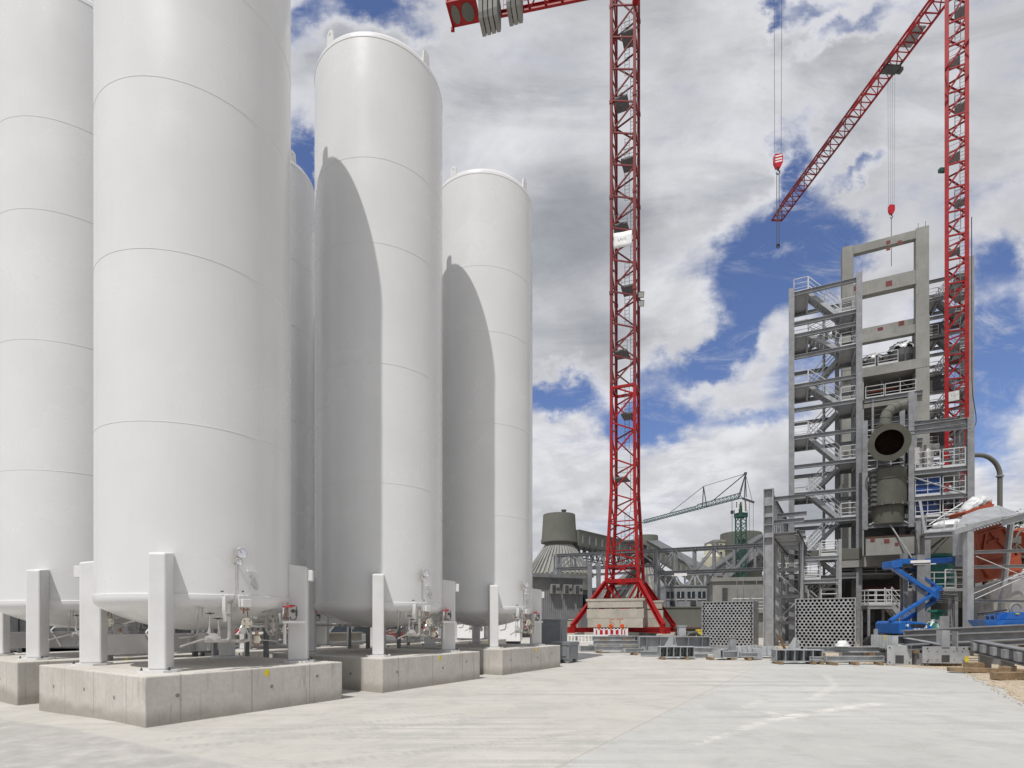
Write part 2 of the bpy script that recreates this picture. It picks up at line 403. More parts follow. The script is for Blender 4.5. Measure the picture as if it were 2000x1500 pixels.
fl = t.step(n2.outputs['Fac'], .38, .66, .86, 1.12)
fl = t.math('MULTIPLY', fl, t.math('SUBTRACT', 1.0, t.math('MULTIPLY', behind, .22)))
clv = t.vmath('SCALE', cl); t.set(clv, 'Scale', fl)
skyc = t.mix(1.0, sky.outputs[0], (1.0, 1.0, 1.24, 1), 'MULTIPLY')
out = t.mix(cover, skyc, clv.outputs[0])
# below the horizon: dull ground tone
out = t.mix(t.step(ZZ, -.02, .0, 1, 0), out, (2.6, 2.6, 2.5, 1))
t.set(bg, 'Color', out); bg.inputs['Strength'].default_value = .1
# ---------------------------------------------------------------- ground
def gridmesh(name, xs, ys, zf, mat):
    mb = MB(); nx = len(xs)
    vs = [(x, y, zf(x, y)) for y in ys for x in xs]
    fs = [(j*nx+i, j*nx+i+1, (j+1)*nx+i+1, (j+1)*nx+i) for j in range(len(ys)-1) for i in range(nx-1)]
    mb.add(vs, fs)
    return mb.build(name, mat, smooth=60)
xs = [-4000, -900, -300, -120, -60]+[-40+i*2 for i in range(15)]+[-10+i*.25 for i in range(17)]+[-4, 0, 5, 10, 20, 40, 80, 160, 300, 900, 4000]
ys = [-400, -60, -20]+[-8+i*2 for i in range(24)]+[44, 60, 90, 150, 300, 800, 2500, 7000]
gridmesh('ground', sorted(set(xs)), ys, gz, M_ground)['kind'] = 'structure'
# gravel verge on the right, its edge to the slab running away from the camera
mb = MB(); edge = []
for i in range(60):
    y = 3+i*.62
    x = 15.3+(y-18.7)*.64 if y < 18.7 else 15.3-(y-18.7)*.42
    edge.append((max(x, 12.4 if y > 18.7 else -9)+random.uniform(-.12, .12), y))
vs = [(x, y, .004) for x, y in edge]+[(x+.5, y, .03) for x, y in edge]+[(60, y, .05) for x, y in edge]
n = len(edge); mb.add(vs, [(k*n+i, (k+1)*n+i, (k+1)*n+i+1, k*n+i+1) for k in range(2) for i in range(n-1)])
mb.build('gravel', M_gravel, kind='structure')
mb = MB()
for i in range(1500):
    y = random.uniform(9.5, 22); x0 = 15.3+(y-18.7)*.64 if y < 18.7 else 15.3-(y-18.7)*.42
    x = x0-.25+abs(random.gauss(0, 1.8)); r = random.uniform(.007, .026)
    o = V((x, y, .02 if x < x0+.4 else .045)); a = random.random()*6
    m = Matrix.Rotation(a, 3, 'Z')
    pts = [V((r*random.uniform(.7, 1.3), 0, 0)), V((0, r*random.uniform(.7, 1.3), 0)), V((-r, 0, 0)), V((0, -r, 0)), V((0, 0, r*.8)), V((0, 0, -r*.6))]
    mb.add([m @ p+o for p in pts], [(0,1,4),(1,2,4),(2,3,4),(3,0,4),(1,0,5),(2,1,5),(3,2,5),(0,3,5)])
mb.build('loose_stones', M_gravel, kind='stuff')
# ---------------------------------------------------------------- storage tanks
RZT = R(-32.84); PR = V((math.cos(RZT), math.sin(RZT), 0)); RW = V((-math.sin(RZT), math.cos(RZT), 0))
TR = 1.75; ZP = .803
T1 = V((-6.461, 11.386, 0)); ROWSTEP = 5.022; BACK = 5.705
SEAM0, SSTEP = 2.168-ZP, 3.021
def tp(px, py, xl):          # a point of the first tank's own frame on its plane x = xl
    d = V(((px-CX)/F, 1, (HY-py)/F)); k = (xl+T1.dot(PR))/d.dot(PR)
    P = d*k+V((0, 0, EYE))-T1
    return V((P.dot(PR), P.dot(RW), P.z-ZP))
def torisphere(a, k, crown, n=10):
    zc = math.sqrt((crown-k)**2-(a-k)**2)          # crown centre below knuckle centre
    th = math.atan2(a-k, zc)
    pts = [(a-k+k*math.cos(x), k*math.sin(x)) for x in [i/n*(math.pi/2-th) for i in range(n+1)]]
    pts += [(crown*math.sin(x), crown*math.cos(x)-zc) for x in [th*(1-i/n) for i in range(1, n+1)]]
    return pts
def tank_shell():
    mb = MB(); zt = SEAM0+4.71*SSTEP
    head = torisphere(TR, .22, 3.3)
    prof = [(r+.022 if r > .5 else max(r, .001), SEAM0-.05-z) for r, z in head][::-1]
    prof += [(TR+.022, SEAM0-.008), (TR+.014, SEAM0), (TR, SEAM0+.002)]
    def ring(z):
        return [(TR, z-.007), (TR+.0045, z-.004), (TR+.0045, z+.004), (TR, z+.007)]
    for k in (1, 2, 3, 3.71): prof += ring(SEAM0+k*SSTEP)
    prof += [(TR, zt), (TR+.008, zt+.008), (TR+.008, zt+.03)]
    prof += [(max(r, .001), zt+.05+z) for r, z in head]
    mb.lathe(prof, 128)
    return mb
def handwheel(mb, c, nrm, r, th=.009):
    c, nrm = V(c), V(nrm).normalized()
    mb.ring(c, nrm, r, th, 20, 6)
    u = nrm.cross(Z if abs(nrm.z) < .9 else V((1,0,0))).normalized(); w_ = nrm.cross(u)
    for k in range(4):
        a = k*math.pi/2
        mb.beam(c, c+(u*math.cos(a)+w_*math.sin(a))*r, .012, .008)
    mb.disc(c, nrm, .025, .03, 12)
def make_tank():
    T = thing('storage_tank', '', 'storage tank', T1+V((0,0,ZP)), RZT, 'tall white storage tanks on concrete plinths')
    tank_shell().build('shell', M_white, T, smooth=18)
    for sx, sy in ((1,1), (1,-1), (-1,1), (-1,-1)):
        a = math.atan2(sy, sx); m = Matrix.Rotation(a, 3, 'Z')
        mb = MB()
        b0 = [(1.735,-.14,.045), (2.12,-.14,.045), (2.12,.14,.045), (1.735,.14,.045)]
        zt = 2.04
        t0 = [(1.735,-.14,zt+.045), (2.12,-.14,zt-.005), (2.12,.14,zt-.005), (1.735,.14,zt+.045)]
        mb.hexa([m @ V(p) for p in b0], [m @ V(p) for p in t0])
        leg = mb.build('leg', M_whitep, T, bevel=.03)
        mb = MB(); cc = m @ V((1.95, 0, 0)); e, q = .30, .15
        oc = [(-e,-q),(-q,-e),(q,-e),(e,-q),(e,q),(q,e),(-q,e),(-e,q)]
        mb.prism([cc+m @ V((x,y,0)) for x, y in oc], (0,0,.045))
        mb.build('base_plate', M_whitep, leg)
        mb = MB()
        for oy in (-.21, .21):
            mb = MB(); p = cc+m @ V((.22, oy, .045)); mb.cyl(p, p+V((0,0,.02)), .022, n=6); mb.cyl(p+V((0,0,.02)), p+V((0,0,.05)), .011, n=8); mb.build('anchor_bolt', M_dark, leg)
        if sx == sy:
            mb = MB(); mb.box(m @ V((2.175,0,zt-.19)), (.11,.2,.23), M=m); mb.build('lifting_trunnion', M_whitep, leg, bevel=.012)
    zt = SEAM0+4.71*SSTEP
    for a in (R(-90), 0, R(90), R(180)):
        m = Matrix.Rotation(a, 3, 'Z'); mb = MB(); n = 22; c = V((TR-.03, 0, zt+.36)); outer = []; inner = []
        for k in range(n):
            th = 2*math.pi*k/n
            d = V((0, math.cos(th), math.sin(th)))
            o = d*.11
            if d.z < -.2: o = V((0, .13*(1 if d.y > 0 else -1)*min(1, abs(d.y)*1.3), -.40))
            outer.append(o); inner.append(d*.042)
        vs = []; fs = []
        for xx in (-.02, .02):
            vs += [m @ (c+o+V((xx,0,0))) for o in outer]+[m @ (c+i_+V((xx,0,0))) for i_ in inner]
        for k in range(n):
            l = (k+1) % n
            fs += [(k,l,n+l,n+k), (2*n+k,3*n+k,3*n+l,2*n+l), (k,2*n+k,2*n+l,l), (n+k,n+l,3*n+l,3*n+k)]
        mb.add(vs, fs); mb.build('lifting_lug', M_whitep, T)
    # gauges and their impulse tubes
    g1, g2_ = tp(472, 1080, 1.93), tp(467, 1097, 1.91); nd = V((.9, -.42, 0)).normalized()
    for g, r in ((g1, .098), (g2_, .066)):
        mb = MB(); mb.cyl(g-nd*.05, g+nd*.02, r, n=28); mb.ring(g+nd*.02, nd, r-.008, .010, 28, 8); gb = mb.build('pressure_gauge', M_steel, T, smooth=40)
        mb = MB(); mb.disc(g+nd*.022, nd, r-.014, .004, 28); mb.build('dial', M_face, gb)
        mb = MB(); s_ = nd.cross(Z); mb.beam(g+nd*.027-Z*r*.1, g+nd*.027+(Z*.5+s_*.35).normalized()*r*.62, .006, .004, nd)
        for k in range(-4, 5):
            a = k*R(30); d = Z*math.cos(a)+s_*math.sin(a); mb.beam(g+nd*.0265+d*r*.66, g+nd*.0265+d*r*.76, .004, .003, nd)
        mb.build('needle', M_black, gb)
    mb = MB()
    mb.box(tp(463, 1088, 1.85), (.10,.05,.28)); mb.cyl(tp(463, 1094, 1.76), tp(463, 1094, 1.90), .03, n=10); mb.cyl(tp(463.5, 1100, 1.9)-V((0,.09,0)), tp(463.5, 1100, 1.9)+V((0,.06,0)), .016, n=8)
    mb.build('gauge_manifold', M_pipe, T)
    mb = MB()
    for o in (0, 4.2):
        mb.tube([tp(460.6+o, 1104, 1.86), tp(460.6+o, 1150, 1.86), tp(461+o, 1157, 1.87), tp(448+o*.7, 1181, 1.92), tp(447.5+o*.7, 1200, 1.92)], .0085, 8)
    mb.build('impulse_tube', M_pipe, T, smooth=40)
    mb = MB(); c = tp(492, 1115, 1.79); mb.box(c, (.05,.19,.03)); mb.build('name_plate', M_sign, T)
    mb = MB(); P = [tp(489,1124,1.79), tp(494,1123,1.82), tp(500,1131,1.82), tp(505,1141,1.8), tp(504,1152,1.79), tp(499,1148,1.79), tp(491,1140,1.79)]
    mb.prism(P, (-.05,.0,0)); mb.build('document_pouch', M_wrap, T)
    for px in (434.7, 474.3):
        mb = MB(); p = tp(px, 1155, 1.76); mb.cyl(p-V((.05,0,0)), p+V((.02,0,0)), .012, n=8)
        mb.build('earth_stud', M_dark, T)
    # white curved ribs under the rim
    for x0, x1, yb in ((440, 446.5, 1214), (467, 471, 1199)):
        mb = MB(); L = []
        for k in range(8):
            f = k/7; y = 1164+(yb-1164)*f; bend = math.sin(f*math.pi*.5)*0
            xx = x0+3*max(0, f-.55)*2.2
            L.append((tp(xx, y, 1.80-.10*f*f), tp(xx+(x1-x0)*(1-.45*max(0, f-.5)), y, 1.80-.10*f*f)))
        vs = [p for a_, b_ in L for p in (a_, b_)]; nv = len(vs); vs += [p-V((.12,0,0)) for p in vs]
        fs = []
        for k in range(7):
            a_, b_, c_, d_ = 2*k, 2*k+1, 2*k+3, 2*k+2
            fs += [(a_,b_,c_,d_), (a_+nv,d_+nv,c_+nv,b_+nv), (a_,d_,d_+nv,a_+nv), (b_,b_+nv,c_+nv,c_)]
        fs += [(0,nv,nv+1,1), (14,15,15+nv,14+nv)]
        mb.add(vs, fs); mb.build('support_rib', M_whitep, T)
    mb = MB(); mb.box(tp(479, 1178, 1.88), (.13,.175,.155)); mb.build('instrument_box', M_whitep, T, bevel=.012)
    mb = MB(); mb.cyl(tp(476, 1187, 1.88), tp(476, 1199, 1.88), .012); mb.cyl(tp(483, 1187, 1.88), tp(484, 1205, 1.88), .01); mb.tube([tp(470,1188,1.86), tp(474,1192,1.9), tp(487,1190,1.9)], .016)
    mb.build('box_conduit', M_copper, T)
    # main riser, cross pipe, flange
    mb = MB(); mb.tube([tp(448.5,1172,1.92), tp(448.5,1244,1.92), tp(446,1250,1.92), tp(440,1252,1.92), tp(404,1251,1.92)], .036, 14); mb.tube([tp(449,1250,1.92), tp(470,1253,1.92), tp(484,1250,1.92)], .034, 12)
    mb.cyl(tp(448.5,1196,1.92), tp(448.5,1199,1.92), .06); mb.cyl(tp(448.5,1172,1.92), tp(448.5,1175,1.92), .055)
    mb.build('riser_pipe', M_pipe, T, smooth=40)
    f0 = tp(482, 1217, 2.0); nd2 = V((.92, -.35, -.08)).normalized()
    mb = MB(); mb.cyl(f0-nd2*.015, f0+nd2*.02, .092, n=24)
    fl = mb.build('blind_flange', M_cream, T, smooth=40)
    mb = MB(); s_ = nd2.cross(Z).normalized(); u_ = s_.cross(nd2)
    for k in range(4):
        a = R(45)+k*math.pi/2; p = f0+(s_*math.cos(a)+u_*math.sin(a))*.066; mb.cyl(p, p+nd2*.035, .013, n=6)
    mb.build('bolt', M_dark, fl)
    mb = MB(); mb.cyl(f0-nd2*.05, f0-nd2*.015, .05); mb.cyl(f0-nd2*.085, f0-nd2*.05, .09, n=20); mb.cyl(f0-nd2*.3, f0-nd2*.085, .045)
    for k in range(8):
        a = k*math.pi/4; p = f0+(s_*math.cos(a)+u_*math.sin(a))*.072; mb.cyl(p-nd2*.11, p-nd2*.03, .010, n=6)
    mb.build('flange_neck', M_copper, T, smooth=40)
    mb = MB(); mb.tube([tp(474,1222,1.95), tp(468,1232,1.96), tp(463,1240,1.97)], [.03,.026,.012]); mb.tube([tp(478,1226,1.95), tp(486,1240,1.94), tp(486,1252,1.94)], .022)
    mb.box(tp(472, 1232, 1.95), (.09,.10,.11)); mb.cyl(tp(492,1205,1.8), tp(500,1207,1.8), .03); mb.tube([tp(490,1222,1.9), tp(505,1224,1.8), tp(520,1222,1.6)], .018)
    mb.build('branch_fitting', M_steel, T, smooth=40)
    mb = MB(); mb.beam(tp(459,1237,2.0), tp(467,1229,2.0), .014, .03); mb.build('red_lever', M_redw, T)
    # bottom drain valve with a round body
    c = tp(416.5, 1245, 1.94)
    mb = MB(); mb.disc(c, (1,-.3,0), .078, .09, 20); mb.disc(c+V((.05,-.015,0)), (1,-.3,0), .045, .03, 14); mb.cyl(c+V((0,.11,-.02)), c-V((0,.13,.01)), .04); mb.box(c+V((0,.02,-.06)), (.07,.3,.035))
    mb.build('drain_valve', M_steel, T, smooth=40)
    for (x, y, x2, y2, xl) in ((410,1198,409,1238,1.88), (426,1208,427.6,1241,1.84)):
        mb = MB(); handwheel(mb, tp(x,y,xl), Z, .065, .008); hw = mb.build('black_handwheel', M_black, T, smooth=40)
        mb = MB(); mb.cyl(tp(x,y,xl), tp(x2,y2,xl), .011); mb.cyl(tp(x2,y2-8,xl), tp(x2,y2,xl), .024); mb.cyl(tp(x2,y2-14,xl), tp(x2,y2-8,xl), .016)
        mb.build('valve_stem', M_steel, hw, smooth=40)
    mb = MB(); mb.tube([tp(403.5,1190,1.75), tp(403.5,1200,1.78), tp(406,1206,1.8), tp(412,1207,1.82), tp(430,1206,1.82)], .011); mb.tube([tp(387,1186,1.5), tp(386.5,1226,1.5), tp(384,1238,1.5), tp(378,1243,1.5), tp(348,1246,1.5)], .017); mb.tube([tp(395,1186,1.5), tp(395,1206,1.5)], .010)
    mb.tube([tp(352,1263,2.05), tp(396,1249,2.0), tp(420,1253,1.95)], .018)
    mb.tube([tp(406,1254,1.9), tp(406,1271,1.9)], .006); mb.tube([tp(409,1254,1.9), tp(409,1271,1.9)], .006)
    mb.build('drain_pipe', M_pipe, T, smooth=40)
    c = tp(501.4, 1249, 1.9)
    mb = MB(); mb.cyl(c-V((0,0,.07)), c+V((0,0,.07)), .055, n=16); mb.disc(c+V((.03,0,0)), (1,-.3,0), .05, .06, 16); sv = mb.build('safety_valve', M_cream, T, smooth=40)
    mb = MB(); mb.cyl(c+V((0,0,.07)), c+V((0,0,.17)), .025, .035); mb.build('valve_cap', M_copper, sv, smooth=40)
    mb = MB(); mb.cyl(c-V((0,0,.12)), c-V((0,0,.07)), .05, .04); mb.build('valve_foot', M_copper, sv, smooth=40)
    mb = MB(); mb.tube([tp(484,1251,1.92), tp(500,1249,1.9), tp(540,1252,1.7)], .011); mb.tube([tp(520,1180,1.2), tp(520,1230,1.2), tp(526,1240,1.2), tp(536,1240,1.2), tp(545,1232,1.3)], .03)
    mb.tube([tp(540,1200,1.55), tp(540,1222,1.55), tp(543,1229,1.6), tp(549,1229,1.7)], .018); mb.tube([tp(513,1196,1.5), tp(536,1194,1.5)], .02); mb.cyl(tp(533,1205,1.6), tp(533,1240,1.6), .014); mb.box(tp(533,1222,1.6), (.05,.05,.13))
    mb.ring(tp(532,1204,1.62), (1,0,0), .05, .009); mb.ring(tp(533,1220,1.62), (1,0,0), .045, .012)
    mb.build('valve_train', M_pipe, T, smooth=40)
    # bracket shelf on the right-hand leg with the red handwheel
    mb = MB(); a, b_ = tp(551,1215,1.62), tp(590,1215,1.62)
    mb.box((a+b_)/2, (.22, (b_-a).length, .045)); mb.cyl(tp(556,1217,1.60), tp(556,1258,1.60), .032, n=12)
    mb.build('valve_bracket', M_whitep, T)
    mb = MB(); c = tp(562, 1185, 1.66); mb.cyl(c-Z*.014, c+Z*.014, .088, .080, n=24); mb.ring(c, Z, .086, .014, 24, 8); mb.disc(tp(571,1183,1.5), Z, .06, .03)
    rw = mb.build('red_handwheel', M_redw, T, smooth=40)
    mb = MB(); mb.cyl(c-Z*.02, tp(561,1212,1.66), .014); mb.cyl(tp(561,1198,1.66), tp(561,1203,1.66), .03); mb.cyl(tp(561,1206,1.66), tp(561,1212,1.66), .035); mb.cyl(c+Z*.014, c+Z*.09, .012)
    mb.build('spindle', M_copper, rw)
    mb = MB(); mb.box(tp(553.5,1193,1.68), (.012,.02,.13)); mb.build('valve_tag', M_sign, T)
    mb = MB()
    mb.tube([tp(552,1208,1.72), tp(556,1204,1.72), tp(562,1209,1.72), tp(567,1205,1.72), tp(568,1211,1.72)], .012)
    mb.tube([tp(568,1210,1.66), tp(576,1211,1.66), tp(579,1206,1.66), tp(579,1184,1.66)], .009); mb.disc(tp(572.5,1193.5,1.68), (1,-.2,0), .04, .03); mb.box(tp(579,1197,1.66), (.03,.03,.12))
    mb.build('pilot_tubing', M_dark, T, smooth=40)
    return T
TK = make_tank()
def tank_loc(i, j, z): p = T1+RW*ROWSTEP*i-PR*BACK*j; return V((p.x, p.y, z))
TLAB = {(0,0): 'nearest white storage tank, its top out of view, on the front left plinth',
        (1,0): 'second white storage tank of the front row, curved shadow down its left side',
        (2,0): 'farthest white storage tank of the front row, shortest looking, beside the open yard',
        (0,1): 'white storage tank at the far left edge, behind and left of the nearest tank',
        (1,1): 'white storage tank showing only a shaded sliver between the first two front tanks',
        (2,1): 'white storage tank standing in the back row behind the second front tank',
        (3,1): 'white storage tank standing in the back row behind the third front tank'}
def make_plinth():
    mb = MB(); x0, x1, y0, y1 = -2.37, 2.09, -1.93, 1.93
    mb.hexa([(x0,y0,-.2),(x1,y0,-.2),(x1,y1,-.2),(x0,y1,-.2)], [(x0,y0,ZP),(x1,y0,ZP),(x1,y1,ZP),(x0,y1,ZP)])
    ob = mb.build('concrete_plinth', M_plinth, bevel=.022)
    for (a, h) in ((-1.45,.46), (.25,.44), (1.28,.55)):
        c = V((x1, a, h)); hole = MB(); hole.ring(c+V((.001,0,0)), (1,0,0), .028, .006, 16, 6); hole.disc(c, (1,0,0), .020, .012, 14); hole.build('tie_hole', M_mgrey, ob)
    for (a, h) in ((-1.6,.42), (-.2,.46), (1.0,.40)):
        c = V((a, y0, h)); hole = MB(); hole.ring(c-V((0,.001,0)), (0,1,0), .028, .006, 16, 6); hole.disc(c, (0,1,0), .020, .012, 14); hole.build('tie_hole', M_mgrey, ob)
    mb = MB(); P = [V((x1+.004, .15+.05*math.cos(k*.7)*random.uniform(.7,1.2)+.0, ZP-.10+.075*math.sin(k*.7)*random.uniform(.8,1.1))) for k in range(9)]
    mb.prism(P, (-.006,0,0)); mb.build('paint_mark', M_yellow, ob)
    return ob
PL = make_plinth()
PLAB = {(0,0): 'largest concrete plinth, at the front left, its corner towards the camera',
        (1,0): 'second concrete plinth in the front row, half in the shade of the first',
        (2,0): 'farthest front row concrete plinth, beside the two grey plastic bins',
        (0,1): 'concrete plinth cut off by the left edge, behind the largest one',
        (1,1): 'back row concrete plinth seen under the nearest tank between its legs',
        (2,1): 'back row concrete plinth seen under the second front tank',
        (3,1): 'back row concrete plinth seen under the third front tank'}
for k in TLAB:
    p = tank_loc(*k, 0)
    if k == (0,0): o, q = TK, PL
    else: o, q = copy_tree(TK), copy_tree(PL)
    o.location = (p.x, p.y, ZP); o['label'] = TLAB[k]
    tag(q, PLAB[k], 'plinth', 'concrete plinths under the tanks', (p.x, p.y, 0), RZT)
# sheet steel troughs and their cable hoop between the rows
def trough(i, lab):
    c = T1+RW*(ROWSTEP*i)-PR*2.95
    T = thing('steel_trough', lab, 'trough', (c.x, c.y, 0), RZT, 'stainless troughs between the tank rows')
    mb = MB(); y0, y1, z0, z1 = -.9, 2.1, .93, 1.36
    mb.box((0,(y0+y1)/2,z0+.01), (.9,y1-y0,.02)); 
    for xx in (-.44, .44): mb.box((xx,(y0+y1)/2,(z0+z1)/2+.01), (.02,y1-y0,z1-z0-.02)); mb.box((xx*1.02,(y0+y1)/2,(z0+z1)/2+.02), (.03,y1-y0+.02,.03)); mb.box((xx*1.02,(y0+y1)/2,z1), (.04,y1-y0+.02,.02))
    for yy in (y0+.01, y1-.01): mb.box((0,yy,(z0+z1)/2+.01), (.86,.02,z1-z0-.02)); mb.box((0,yy,(z0+z1)/2+.02), (.9,.03,.03))
    mb.build('channel', M_sheet, T)
    mb = MB()
    for yy in (y0+.3, y1-.3):
        for xx in (-.35, .35): mb.box((xx,yy,z0/2), (.08,.08,z0))
        mb.box((0,yy,z0-.04), (.8,.078,.07))
    mb.build('support_frame', M_galv, T)
    mb = MB(); mb.tube([(.47,.3,.95), (.5,.12,1.3), (.5,.06,1.42), (.5,.12,1.5), (.48,.3,1.52), (.40,.6,1.52)], .022, 10); mb.build('hose_loop', M_whitep, T, smooth=40)
trough(0, 'stainless trough behind the front leg of the nearest tank, white hose looped over it')
c = T1-PR*BACK
def trough2():
    c = T1-PR*(BACK+2.95)
    o = [x for x in bpy.data.objects if x.name.startswith('steel_trough')][0]
    copy_tree(o, label='stainless trough at the far left edge behind the leg of the left tank', loc=(c.x, c.y, 0))
trough2()
# ---------------------------------------------------------------- tower cranes
def lattice(mb, c, s0, s1, z0, z1, rz, bay, leg, br, mode=0, split=.70):
    """square lattice mast from z0 (side s0) to z1 (side s1)"""
    n = max(1, round((z1-z0)/bay)); h = (z1-z0)/n
    def cor(k, z):
        f = (z-z0)/(z1-z0); s = (s0+(s1-s0)*f)/2; a = rz+R(45)+k*math.pi/2
        return V((c[0]+s*math.sqrt(2)*math.cos(a), c[1]+s*math.sqrt(2)*math.sin(a), z))
    for k in range(4):
        d = (cor(k,z0)-cor(k+2,z0)); d.z = 0
        mb.beam(cor(k,z0), cor(k,z1), leg, leg, up=V((math.cos(rz), math.sin(rz), 0)))
        l = k+1
        for i in range(n):
            a, b = z0+i*h, z0+(i+1)*h
            m_ = a+h*split
            mb.beam(cor(k,a+.05), cor(l,m_), br, br); mb.beam(cor(l,m_), cor(k,b-.02), br, br)
            if mode: mb.beam(cor(k,a+.05), cor(l,a+.05), br*.8, br*.8)
    return cor
def ladder_and_decks(T, c, s, z0, z1, rz, mat, step=5.7):
    mb = MB(); x = V((math.cos(rz), math.sin(rz), 0)); y = V((-x.y, x.x, 0)); c = V(c)
    z = z0; k = 0
    while z < z1-1:
        o = c+x*(.30 if k % 2 else .05)*s+y*s*.18; tz = min(z+step, z1)
        for d in (-.2, .2): mb.beam(o+x*d+Z*z, o+x*d+Z*tz, .035, .035)
        r = z
        while r < tz: mb.beam(o-x*.2+Z*r, o+x*.2+Z*r, .022, .022); r += .33
        z += step; k += 1
    mb.build('ladder', mat, T)
    z = z0+step*.5; k = 0
    while z < z1:
        mb = MB(); o = c+x*(-.12 if k % 2 else .16)*s+Z*z
        mb.box(o, (s*.56, s*.72, .06), rz); mb.box(o+y*s*.36+Z*.07, (s*.56, .03, .12), rz); mb.box(o-y*s*.36+Z*.07, (s*.56, .03, .12), rz)
        for dx in (-.27, .27): mb.beam(o+x*dx*s-y*s*.3, o+x*dx*s-y*s*.3+Z*1.0, .03)
        mb.beam(o-x*.27*s-y*s*.3+Z, o+x*.27*s-y*s*.3+Z, .03); mb.beam(o-x*.27*s-y*s*.3+Z*.5, o+x*.27*s-y*s*.3+Z*.5, .025)
        mb.build('rest_platform', mat, T); z += step; k += 1
def hook_block(T, p, nlines, ztop, scale=1.0, sep=.28, stripes=True, name='hook_block'):
    p = V(p); h = 1.15*scale
    mb = MB(); w_ = .36*scale; dd = .16*scale
    prof = [(-w_*.8, 0), (w_*.8, 0), (w_, -.12*scale), (w_, -h*.62), (w_*.45, -h), (-w_*.45, -h), (-w_, -h*.62), (-w_, -.12*scale)]
    mb.prism([p+V((x,-dd,z)) for x, z in prof], (0,2*dd,0)); hb = mb.build(name, M_redw, T)
    if stripes:
        mb = MB()
        for z in (-.22, -.48, -.70):
            q = [p+V((x*scale,-dd-.006,(z+dz)*scale)) for x, dz in ((-.30,-.09),(.28,.05),(.28,.17),(-.30,.03))]
            mb.prism(q, (0,.005,0))
        mb.build('warning_stripe', M_sign, hb)
    mb = MB(); q = p-Z*h; mb.cyl(q, q-Z*.18*scale, .06*scale); mb.tube([q-Z*.16*scale+V((0.17*math.sin(a)*scale, 0, -.17*scale+.17*math.cos(a)*scale)) for a in [i*.42 for i in range(11)]], .045*scale)
    mb.build('hook', M_dark, hb)
    mb = MB()
    for k in range(nlines):
        x = (k-(nlines-1)/2)*sep*scale
        mb.cyl(p+V((x,0,0)), V((p.x+x*1.25, p.y, ztop)), .016 if scale > .9 else .010, n=5)
    mb.build('hoist_rope', M_cable, T)
    return q-Z*.4*scale

# ---- crane A: red, standing in the yard
cA = V((10.28, 50.0, 0)); RA = R(-22.5); SA = 2.07
A = thing('tower_crane', 'tall red tower crane with concrete ballast standing in the middle of the yard', 'crane', cA, 0)
def buildA(mb, name, mat, parent=A): mb.o = cA; return mb.build(name, mat, parent)
ztrans = EYE+(HY-760)/F*50
mb = MB(); corb = lattice(mb, cA, 2.85, SA, 5.3, 13.2, RA, 2.9, .27, .11, 1); buildA(mb, 'mast_section', M_red)
mb = MB(); lattice(mb, cA, SA, SA, 13.2, ztrans, RA, 2.85, .25, .12, 0)
for k in range(4):
    a = RA+R(45)+k*math.pi/2; a2 = a+math.pi/2; h = SA/2*math.sqrt(2)
    mb.beam(cA+V((h*math.cos(a), h*math.sin(a), ztrans-.15)), cA+V((h*math.cos(a2), h*math.sin(a2), ztrans-.15)), .22)
buildA(mb, 'mast_section', M_red)
zz = ztrans+.02; k = 0
while zz < 59:
    z2 = min(zz+8.55, 61.0); mb = MB(); lattice(mb, cA, SA, SA, zz, z2, RA, 2.85, .24, .11, 0)
    for q in range(4):
        a = RA+R(45)+q*math.pi/2; h = SA/2*math.sqrt(2)
        mb.box(cA+V((h*math.cos(a), h*math.sin(a), z2-.2)), (.32,.32,.3), RA)
    buildA(mb, 'mast_section', M_redf); zz = z2+.01
mb = MB()
for q in (1, 3):
    a = RA+R(45)+q*math.pi/2; h = SA/2*math.sqrt(2)+.3
    mb.disc(cA+V((h*math.cos(a), h*math.sin(a), 56.4)), (0,1,0), .34, .5, 16)
buildA(mb, 'slewing_drive', M_red)
def sub_ladder(T, c, s, z0, z1, rz, mat, step):
    """ladder and decks in a thing's own frame"""
    ladder_and_decks(T, V((0,0,0)), s, z0, z1, rz, mat, step)
sub_ladder(A, cA, SA, 6, 57, RA, M_dgrey, 5.7)
# base cross, struts and foundations
RF = 5.75
mb = MB(); feet = []
for k in range(4):
    a = RA+R(45)+k*math.pi/2; feet.append(cA+V((RF*math.cos(a), RF*math.sin(a), 0)))
zb = .95
for k in (0, 1): mb.ib(feet[k]+Z*(zb+.001*k), feet[k+2]+Z*(zb+.001*k), .34, .42, .05)
buildA(mb, 'base_cross', M_red)
for k in range(4):
    mb = MB(); d = (feet[k]-cA).normalized(); p = feet[k]
    mb.box(p+Z*zb-d*.1, (.62,.56,.52), math.atan2(d.y, d.x)); mb.box(p+Z*(zb+.38)-d*.4, (.5,.2,.35), math.atan2(d.y, d.x))
    buildA(mb, 'base_foot', M_red)
    mb = MB(); mb.ib(corb(k, 5.2)+d*.05, p-d*.35+Z*(zb+.4), .36, .36, .05, up=Z); buildA(mb, 'base_strut', M_red)
    for l in (k-1, k+1):
        mb = MB(); mb.beam(corb(k, 5.15), cA+(feet[l % 4]-cA)*.22+Z*(zb+.25), .15)
        buildA(mb, 'base_brace', M_red)
mb = MB()
for k in range(4): mb.beam(corb(k, 5.3), corb(k+1, 5.3), .30, .34); mb.beam(corb(k, 6.6), corb(k+1, 6.6), .18)
buildA(mb, 'base_ring', M_red)
for k, nm in enumerate(('behind the crane on its right', 'at the far side of the crane', 'at the left end of the crane base', 'at the crane foot nearest the camera')):
    p = feet[(k) % 4]
    mb = MB(); mb.o = V((p.x, p.y, 0)); mb.box((p.x, p.y, .345), (1.3,1.3,.69), RA)
    tag(mb.build('foundation_block', M_castd, bevel=.02), 'low concrete footing %s' % nm, 'footing', 'footings of the red crane', (p.x, p.y, 0))
